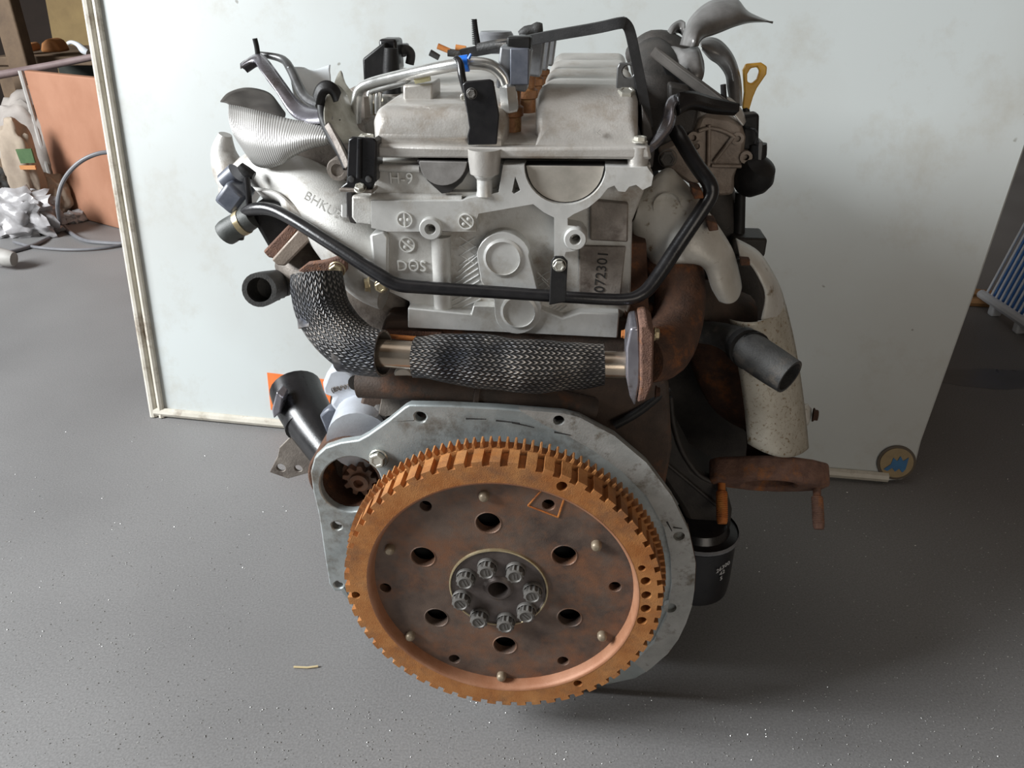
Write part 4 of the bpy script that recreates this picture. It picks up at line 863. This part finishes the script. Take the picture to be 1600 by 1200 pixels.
# starter: nose, bore, pinion, motor
sc_ = at(545, 751, .6125); k = pr(548, 757, .612, 1)
stt = lathe('starter_nose', [(66*k, -.045), (66*k, -.002), (63*k, 0), (49*k, 0), (47*k, -.05), (20*k, -.055), (0, -.055)], sc_, 'rust_manifold', E_, n=40)
p = at(562, 752, .622); k = pr(562, 752, .622, 1)
bm = bmesh.new(); nT = 9
prof = []
for i in range(nT*4):
    r = (28 if i % 4 in (0, 1) else 20)*k; a = 2*PI*(i+.5*(i % 4 in (1,))-.0)/(nT*4); prof.append(p+Vector((r*math.cos(a), 0, r*math.sin(a))))
b_plate(bm, [prof], (0, .018, 0)); finish('pinion_gear', bm, 'rust_disc', stt, bevel=.0005)
lathe('pinion_hub', [(33*k, -.018), (33*k, -.012), (16*k, -.01), (15*k, .004), (8*k, .005), (7*k, -.004), (0, -.004)], p, 'rust_disc', stt, n=24)
sm_ = tube('starter_motor', [(562, 690, .63, 52), (572, 660, .67, 50), (582, 640, .73, 46), (586, 625, .78, 42)], 'starter_silver', E_, n=28, sm=2, label='silver starter solenoid body')
tube('starter_barrel', [(640, 690, .63, 22), (632, 650, .66, 22), (630, 625, .69, 20)], 'starter_silver', sm_, n=18, sm=2)
tube('starter_link', [(608, 690, .63, 15), (600, 650, .65, 18), (596, 610, .67, 22)], 'dark_metal', sm_, n=14, sm=2)
cb_ = plate('casting_bracket', [(503, 600), (511, 580), (532, 572), (552, 585), (575, 604), (582, 640), (545, 660), (525, 645), (514, 632), (520, 622), (506, 618)], .67, .72, 'starter_silver', E_, bevel=.004)
bm = bmesh.new(); b_text(bm, '(ERP07', at(532, 607, .669), (1, 0, .28), (-.28, 0, 1), pr(532, 607, .669, 11), .0006); finish('cast_lettering', bm, 'grimy_alu', cb_, smooth=0, recalc=False)
tube('bracket_bore', [(556, 598, .66, 12), (556, 596, .70, 12)], 'dark_metal', cb_, sm=1)
tube('starter_arm', [(600, 606, .665, 22), (620, 615, .67, 20), (645, 640, .675, 20)], 'grimy_alu', E_, n=14, sm=2)
tube('stub_post', [(612, 680, .64, 12), (618, 655, .645, 12), (624, 630, .65, 11)], 'starter_silver', sm_, n=14)

# engine mount on the left
mt = tube('engine_mount', [(462, 608, .80, 40), (470, 630, .78, 40), (490, 665, .75, 38), (520, 705, .72, 36), (545, 735, .70, 34)], 'black_paint', E_, n=24, sm=4, hollow=.85, label='black curved engine mount arm')
plate('mount_foot', [(456, 680), (500, 706), (486, 738), (450, 748), (421, 738), (434, 712), (436, 700)], .742, .746, 'grimy_alu', mt, holes=[(439, 731, 7), (466, 732, 6)], bevel=.0008)
plate('mount_ear', [(432, 612), (442, 622), (438, 645), (427, 655), (424, 640)], .74, .76, 'violet_steel', mt, bevel=.002)
plate('mount_side', [(498, 650), (512, 638), (526, 640), (524, 680), (515, 690)], .715, .73, 'plastic_slate', mt, bevel=.003)
plate('white_tick', [(478, 688), (490, 680), (493, 684), (481, 691)], .718, .7195, 'white_print', mt, bevel=0)

# ================================================================== right lower side: bracket, filter
plate('side_bracket', [(1020, 640), (1045, 620), (1062, 690), (1085, 735), (1130, 762), (1145, 800), (1140, 845), (1090, 850), (1060, 790), (1020, 730)], .70, .76, 'dark_metal', E_, bevel=.006)
tube('bracket_rib', [(1030, 715, .698, 3), (1075, 752, .698, 3), (1120, 790, .698, 3)], 'dark_metal', E_, n=8, sm=2)
tube('bracket_rib', [(1048, 620, .698, 4), (1052, 660, .698, 4), (1066, 705, .698, 4), (1090, 740, .698, 4), (1110, 752, .698, 4)], 'dark_metal', E_, n=8, sm=3)
tube('drain_pipe', [(960, 665, .64, 7), (1000, 642, .645, 7), (1045, 605, .655, 7)], 'black_satin', E_, n=10)
ofx = at(1088, 850, .70)
zf = at(1095, 866, .658).z
flt = lathe('oil_filter', [(0, -.080), (.034, -.080), (.041, -.075), (.042, -.06), (.042, -.004), (.0435, -.002), (.0435, .002), (.034, .004), (.030, .012), (.022, .014), (0, .014)], (ofx.x, .70, max(zf, .085)), 'black_paint', E_, axis=(0, 0, 1), n=40)
flt['label'] = 'black spin-on oil filter'
lathe('filter_seam', [(.0432, -.002), (.0452, 0), (.0452, .002), (.0435, .004)], (ofx.x, .70, max(zf, .085)), 'plastic_grey', flt, axis=(0, 0, 1), n=40)
bm = bmesh.new(); zc = max(zf, .085)
for s, dz, hh in (('26300', -.022, .008), ('42', -.030, .008), ('5', -.038, .008)):
    cx, cy = ofx.x+.0428*math.sin(.62), .70-.0428*math.cos(.62)
    b_text(bm, s, (cx, cy, zc+dz), (.81, .58, .28), (-.1, -.1, 1), hh, .0002)
finish('printed_number', bm, 'white_print', flt, smooth=0, recalc=False)

# ================================================================== flywheel
VF = .541; R = .150
fcn = at(783, 930, VF); cx, cz = fcn.x, fcn.z
fw = bpy.data.objects.new('flywheel', None); COL.objects.link(fw); fw.parent = engine; fw.location = fcn-BASE; ORG[fw.name] = fcn
fw['label'] = 'rusty toothed flywheel facing the viewer'
def polar(r, a, v): return Vector((cx+r*math.cos(a), v, cz+r*math.sin(a)))
def on_face(px, py, v):
    p = at(px, py, v); return p
# outer slotted ring
bm = bmesh.new()
NS = 60; ri = .1275; depth = .021; angs = []
for i in range(NS):
    a = 2*PI*i/NS; w = 2*PI/NS
    for f, low in ((0, 0), (.28, 0), (.58, 0), (.58, 1), (.80, 1), (1.0, 1)):
        angs.append((a+w*f, R-.0048 if low else R))
ringh = []
for (x, y, r) in ((878, 760, 9), (1003, 888, 6), (1009, 908, 8), (1010, 930, 8), (1009, 951, 8), (1003, 970, 8), (556, 930, 7), (903, 1068, 7)):
    p = at(x, y, VF); ringh.append((p, pr(x, y, VF, r)))
loops = [[polar(r, a, VF) for a, r in angs], [polar(ri, 2*PI*i/120, VF) for i in range(120)]]+[circ(p, r, 14) for p, r in ringh]
b_plate(bm, loops, (0, depth, 0))
finish('reluctor_ring', bm, 'rust_ring', fw, smooth=30, bevel=.0005, seg=1)
# inner rolled lip of the ring
bm = bmesh.new(); b_lathe(bm, [(.1235, -.012), (.1250, -.004), (.1262, -.001), (.1275, .0), (.1285, .0002)], (cx, VF, cz), (0, -1, 0), 120); finish('ring_lip', bm, 'rust_lip', fw, smooth=60)
# starter ring gear
bm = bmesh.new(); NT = 128; loop = []
for i in range(NT):
    a = 2*PI*i/NT; w = 2*PI/NT
    for f, r in ((0, .1490), (.30, .1490), (.42, .1545), (.62, .1545), (.75, .1490)): loop.append(polar(r, a+w*f, VF+.023))
b_plate(bm, [loop, [polar(.135, 2*PI*i/90, VF+.023) for i in range(90)]], (0, .011, 0)); finish('ring_gear', bm, 'rust_ring', fw, smooth=30)
# web disc with windows and holes
VD = VF+.0115
big = [(763, 817), (661, 870), (882, 868), (682, 965), (890, 965), (789, 1008)]
small = [(665, 791), (857, 789), (602, 919), (961, 917), (710, 1030), (880, 1033)]
bm = bmesh.new()
loops = [[polar(.1262, 2*PI*i/96, VD) for i in range(96)]]
for x, y in big: loops.append(circ(at(x, y, VD), .0112, 24))
for x, y in small: loops.append(circ(at(x, y, VD), .0056, 16))
hc = at(779, 918, VD); loops.append(circ(hc, .014, 20))
b_plate(bm, loops, (0, .010, 0)); finish('web_disc', bm, 'rust_disc', fw, smooth=30, bevel=.0006, seg=1)
bm = bmesh.new(); b_lathe(bm, [(.110, -.03), (.145, -.03)], (cx, VF, cz), (0, -1, 0), 60); b_lathe(bm, [(0, -.032), (.12, -.032)], (cx, VF, cz), (0, -1, 0), 60); finish('back_disc', bm, 'hole_shade', fw)  # black discs, paint the shade seen through the flywheel holes
for x, y in big:
    p = at(x, y, VD); bm = bmesh.new(); b_lathe(bm, [(.0112, 0), (.0118, .0006), (.0126, 0)], p, (0, -1, 0), 24); finish('window_rim', bm, 'rust_disc', fw)
for x, y in ((756, 770), (609, 853), (931, 847), (641, 988), (940, 988), (783, 1051)):
    fast('pin', 'pin_steel', at(x+1, y+3, VD), .0049, fw, axis=(0, -1, 0), name='dowel_pin')
# rectangular rust frame mark near the top hole
bm = bmesh.new()
q = [(825, 790), (848, 764), (882, 778), (872, 808)]
for i in range(4):
    a, b = q[i], q[(i+1) % 4]; b_tube(bm, [at(*a, VD-.0002), at(*b, VD-.0002)], [.0009]*2, 6)
finish('rust_frame_mark', bm, 'rust_bright', fw)
# hub plate, bolts
hub = lathe('hub_plate', [(.0475, 0), (.0470, .0014), (.0455, .0020), (.0445, .0008), (.0150, .0008), (.0118, .0034), (.0098, .0034), (.0092, .001), (.0090, -.06), (0, -.06)], hc, 'hub_steel', fw, n=64)
lathe('hub_lip', [(.0478, -.001), (.0474, .0022), (.0462, .0026), (.0452, .0010)], hc, 'bolt_yellow', fw, n=64)
bc_ = [(762, 880), (806, 886), (833, 917), (823, 948), (791, 964), (750, 957), (722, 929), (729, 896)]
for x, y in bc_:
    p = at(x, y+4, VD-.001); fast('twelve', 'bolt_dark', p, .0092, fw, axis=(0, -1, 0))

# ================================================================== floor litter
bm = bmesh.new()
for i in range(2600):
    px = random.uniform(0, 1600); py = 640+560*random.random()**.6
    p = fl(px, py)
    if abs(p.x) < .32 and .60 < p.y < 1.15: continue
    s = random.uniform(.0003, .0009)
    a = random.uniform(0, 6.28); d = Vector((math.cos(a), math.sin(a), 0)); e = Vector((-d.y, d.x, 0))
    vs = [bm.verts.new(p+d*s*1.6+Vector((0, 0, .0004))), bm.verts.new(p-d*s+e*s*.6+Vector((0, 0, .0004))), bm.verts.new(p-d*s-e*s*.6+Vector((0, 0, .0004))), bm.verts.new(p+Vector((0, 0, .0004+s)))]
    for f in ((0, 1, 3), (1, 2, 3), (2, 0, 3)): bm.faces.new([vs[q] for q in f])
ch = finish('metal_chips', bm, 'chip_metal', None, smooth=0); ch['kind'] = 'stuff'; top(ch, 'tiny bright metal chips scattered over the floor', 'metal chips')
bm = bmesh.new(); b_tube(bm, [fl(459, 1042, .0015), fl(480, 1043, .0015), fl(497, 1041, .0015)], [.0012]*3, 6)
top(finish('straw', bm, 'straw', None), 'short pale straw lying left of the flywheel', 'straw')

# ================================================================== background left
def w_plate(name, px, Y, d, mat, parent=None, bevel=.004):
    bm = bmesh.new(); b_plate(bm, [[aw(x, y, Y) for x, y in px]], (0, d, 0)); return finish(name, bm, mat, parent, bevel=bevel)
def blob(name, px, py, Y, rx, rz, ry, mat, parent=None, lump=.25, fr=6, seed=0, flatz=None, pw=.75):
    bm = bmesh.new(); bmesh.ops.create_icosphere(bm, subdivisions=4, radius=1); c = aw(px, py, Y)
    for v in bm.verts:
        n_ = v.co.normalized(); w = Vector([math.copysign(abs(t)**pw, t) for t in n_])
        k = 1+lump*noise.noise(n_*fr*.4+Vector((seed, 0, 0)))+lump*.35*noise.noise(n_*fr+Vector((seed, 3, 0)))
        v.co = Vector((w.x*rx*k, w.y*ry*k, w.z*rz*k))+c
        if flatz is not None and v.co.z < flatz: v.co.z = flatz
    return finish(name, bm, mat, parent, smooth=70)
# terracotta sheet
q0 = fl(100, 335); q1 = fl(240, 372)
tp = Vector((q0.x-.02, q0.y+.03, aw(82, 112, q0.y).z))
bm = bmesh.new(); b_plate(bm, [[q0, q1, Vector((q1.x, q1.y+.03, tp.z)), tp]], (0, .03, 0))
tc_ = top(finish('terracotta_board', bm, 'terracotta', None, bevel=.004), 'terracotta brown board standing left of the white panel', 'board')
bm = bmesh.new(); b_tube(bm, [q0+Vector((-.008, -.002, .008)), tp+Vector((-.008, -.002, 0))], [.008, .008], 8); finish('edge_strip', bm, 'grey_edge', tc_)
# sacks, bag
top(blob('sack', 50, 222, 2.62, .105, .135, .07, 'sack_white', seed=2, flatz=.0), 'whitish woven sack with faint red print', 'sack')
s2 = top(blob('sack', 36, 262, 2.45, .050, .135, .035, 'sack_beige', seed=5, flatz=.0), 'narrow beige sack with a green label', 'sack')
c = aw(40, 243, 2.405); bm = bmesh.new(); b_plate(bm, [[c+Vector((-.022, 0, -.024)), c+Vector((.022, 0, -.022)), c+Vector((.022, 0, .02)), c+Vector((-.026, 0, .018))]], (0, .006, 0)); finish('printed_label', bm, 'green_print', s2)
c = aw(42, 262, 2.405); bm = bmesh.new(); b_plate(bm, [[c+Vector((-.022, 0, -.006)), c+Vector((.026, 0, -.006)), c+Vector((.026, 0, .006)), c+Vector((-.022, 0, .006))]], (0, .006, 0)); finish('printed_label', bm, 'orange_block', s2)
top(blob('plastic_bag', 34, 334, 2.33, .10, .070, .055, 'poly_bag', seed=9, lump=.6, fr=9, flatz=.0), 'crumpled clear plastic bag on the floor', 'bag')
top(blob('plastic_bag', 116, 340, 2.47, .03, .02, .03, 'poly_bag', seed=12, lump=.5, flatz=.0), 'small scrap of clear plastic beside the cable loop', 'bag')
top(blob('sack', 80, 305, 2.50, .06, .07, .04, 'sack_beige', seed=14, flatz=.0), 'slumped brown sack behind the plastic bag', 'sack')
top(blob('black_bundle', 2, 300, 2.45, .055, .07, .05, 'rubber', seed=17, flatz=.0), 'black rubber bundle at the left edge', 'bundle')
can = tube('tin_can', [(-12, 398, 2.02, 14), (14, 404, 2.0, 13), (22, 405, 2.0, 11)], 'grey_edge', None, n=16, sm=1, frame=aw)
top(can, 'dirty pale tin lying at the left edge of the floor', 'tin')
# rim of basket
bk = blob('wicker_basket', 70, 168, 2.75, .05, .075, .05, 'wicker', seed=21, lump=.15); top(bk, 'brown wicker bundle behind the terracotta board', 'bundle')
# cables
def cable(name, pts, r, label):
    P = [Vector(p) for p in smooth_path([tuple(p) for p in pts], 8)]; bm = bmesh.new(); b_tube(bm, P, [r]*len(P), 10); return top(finish(name, bm, 'cable_grey', None), label, 'cable', None)
cable('cable', [fl(15, 394, .006), fl(60, 380, .006), fl(92, 358, .008), aw(90, 320, 2.24), aw(98, 285, 2.25), aw(120, 257, 2.26), aw(150, 241, 2.27), aw(180, 238, 2.28), aw(205, 245, 2.28), aw(225, 300, 2.27), fl(228, 376, .01)], .0062, 'grey cable standing in a tall loop by the terracotta board')
cable('cable', [fl(92, 340, .01), fl(104, 358, .006), fl(128, 374, .006), fl(160, 379, .006), fl(215, 381, .006)], .0062, 'grey cable running from the loop to the white panel')
cable('cable', [fl(22, 378, .006), fl(55, 386, .006), fl(110, 390, .006), fl(165, 387, .006), fl(222, 376, .006)], .0045, 'thin dark cable lying flat in front of the loop')
# pipe, bench, post, things on the bench
pp = tube('steel_pipe', [(-60, 128, 2.75, 6), (0, 117, 2.8, 6), (75, 103, 2.85, 5.5), (160, 86, 2.9, 5)], 'pipe_mauve', None, n=14, sm=2, frame=aw)
bench = bpy.data.objects.new('low_bench', None); COL.objects.link(bench); c = aw(60, 110, 3.1); c.z = 0; bench.location = c; ORG[bench.name] = c
top(bench, 'low dark workbench in the far left background', 'bench')
zb_ = aw(60, 84, 3.1).z
def wbox(name, lo, hi, mat, parent, bevel=.004):
    lo = Vector(lo); hi = Vector(hi); return box(name, (lo+hi)/2, hi-lo, mat, parent, bevel=bevel)
xa, xb = aw(15, 84, 3.1).x, aw(240, 84, 3.1).x
wbox('bench_top', (xa, 2.98, zb_-.03), (xb, 3.5, zb_), 'old_wood', bench)
for x in (xa+.03, xb-.03):
    for y in (3.02, 3.44): wbox('leg', (x-.03, y-.03, 0), (x+.03, y+.03, zb_-.03), 'old_wood', bench)
wbox('back_panel', (xa, 3.40, .02), (xb, 3.44, zb_-.03), 'crate_dark', bench)
ptop = aw(90, 93, 2.98)
bm = bmesh.new(); o1 = aw(78, 70, 3.05)
q = [(62, 82), (63, 68), (72, 60), (84, 64), (95, 82)]
b_plate(bm, [[aw(x, y, 3.02) for x, y in q]], (0, .08, 0)); ob_ = finish('clay_block', bm, 'orange_block', None, bevel=.01); top(ob_, 'chipped orange block on the far bench', 'block')
bm = bmesh.new(); b_plate(bm, [[aw(x, y, 3.05) for x, y in ((28, 81), (30, 70), (40, 67), (46, 72), (47, 82))]], (0, .08, 0)); top(finish('clay_block', bm, 'orange_block', None, bevel=.01), 'small orange lump at the left end of the far bench', 'block')
tl = tube('hand_tool', [(106, 68, 3.0, 3), (112, 66, 3.0, 3), (122, 70, 3.0, 4), (130, 78, 3.0, 6), (137, 82, 3.0, 5)], 'rad_white', None, n=10, sm=3, frame=aw); top(tl, 'grey hooked hand tool on the far bench', 'tool')
c = aw(35, 100, 2.9)
pst = box('wooden_post', (c.x, 2.9, .6), (.07, .06, 1.2), 'old_wood', None, bevel=.006); pst.location.z = 0.0; top(pst, 'weathered wooden post at the far left', 'post')
c = aw(105, 30, 3.7); bm = bmesh.new(); b_plate(bm, [[Vector((c.x-.10, 3.7, .30)), Vector((c.x+.22, 3.7, .30)), Vector((c.x+.22, 3.75, 1.1)), Vector((c.x-.06, 3.75, 1.1))]], (0, .03, 0))
ts = top(finish('tan_sheet', bm, 'tan_sheet', None), 'tan sheet leaning in the far background beside the post', 'sheet')
wbox('sheet_foot', (c.x-.1, 3.70, 0), (c.x+.22, 3.75, .32), 'old_wood', ts)
top(pp, 'mauve steel pipe slanting across the left background', 'pipe')
wbox('pipe_rest', (aw(-40, 120, 2.76).x-.03, 2.73, 0), (aw(-40, 120, 2.76).x+.03, 2.80, aw(-40, 124, 2.76).z), 'old_wood', pp)

# ================================================================== background right: radiator, sticks
rad = bpy.data.objects.new('radiator', None); COL.objects.link(rad)
ra = fl(1540, 462, .03); rb = fl(1600, 502, .03)
ru = (rb-ra).normalized(); rb = ra+ru*.42; c = Vector((ra.x, ra.y, 0)); rad.location = c; ORG[rad.name] = c
top(rad, 'blue and silver finned radiator core standing behind the panel at right', 'radiator')
rn = Vector((-ru.y, ru.x, 0)); hgt = .46; tilt = rn*.10
bm = bmesh.new(); b_plate(bm, [[ra+rn*.01, rb+rn*.01, rb+rn*.01+Vector((0, 0, hgt))+tilt, ra+rn*.01+Vector((0, 0, hgt))+tilt]], rn*.02); finish('core', bm, 'rad_blue', rad, smooth=0)
for i in range(24):
    p = ra+ru*(.42*i/23); bm = bmesh.new(); b_tube(bm, [p, p+Vector((0, 0, hgt))+tilt], [.0030]*2, 8); finish('tube', bm, 'rad_white', rad)
bm = bmesh.new(); b_tube(bm, [ra-ru*.012-rn*.004, rb-rn*.004], [.011]*2, 10); finish('bottom_tank', bm, 'rad_white', rad)
for s in (.06, .16, .3):
    wbox('foot', ra+ru*s+Vector((-.012, 0, -.03)), ra+ru*s+Vector((.012, .02, 0)), 'rad_white', rad)
for i, (x0, y0, x1, y1, lb_) in enumerate(((1500, 455, 1552, 461, 'upper of two thin wooden sticks under the radiator'), (1500, 470, 1550, 473, 'lower of two thin wooden sticks in front of the radiator'))):
    bm = bmesh.new(); b_tube(bm, [fl(x0, y0, .012), fl(x1, y1, .012)], [.011]*2, 6); top(finish('wooden_stick', bm, 'stick_wood', None), lb_, 'stick')
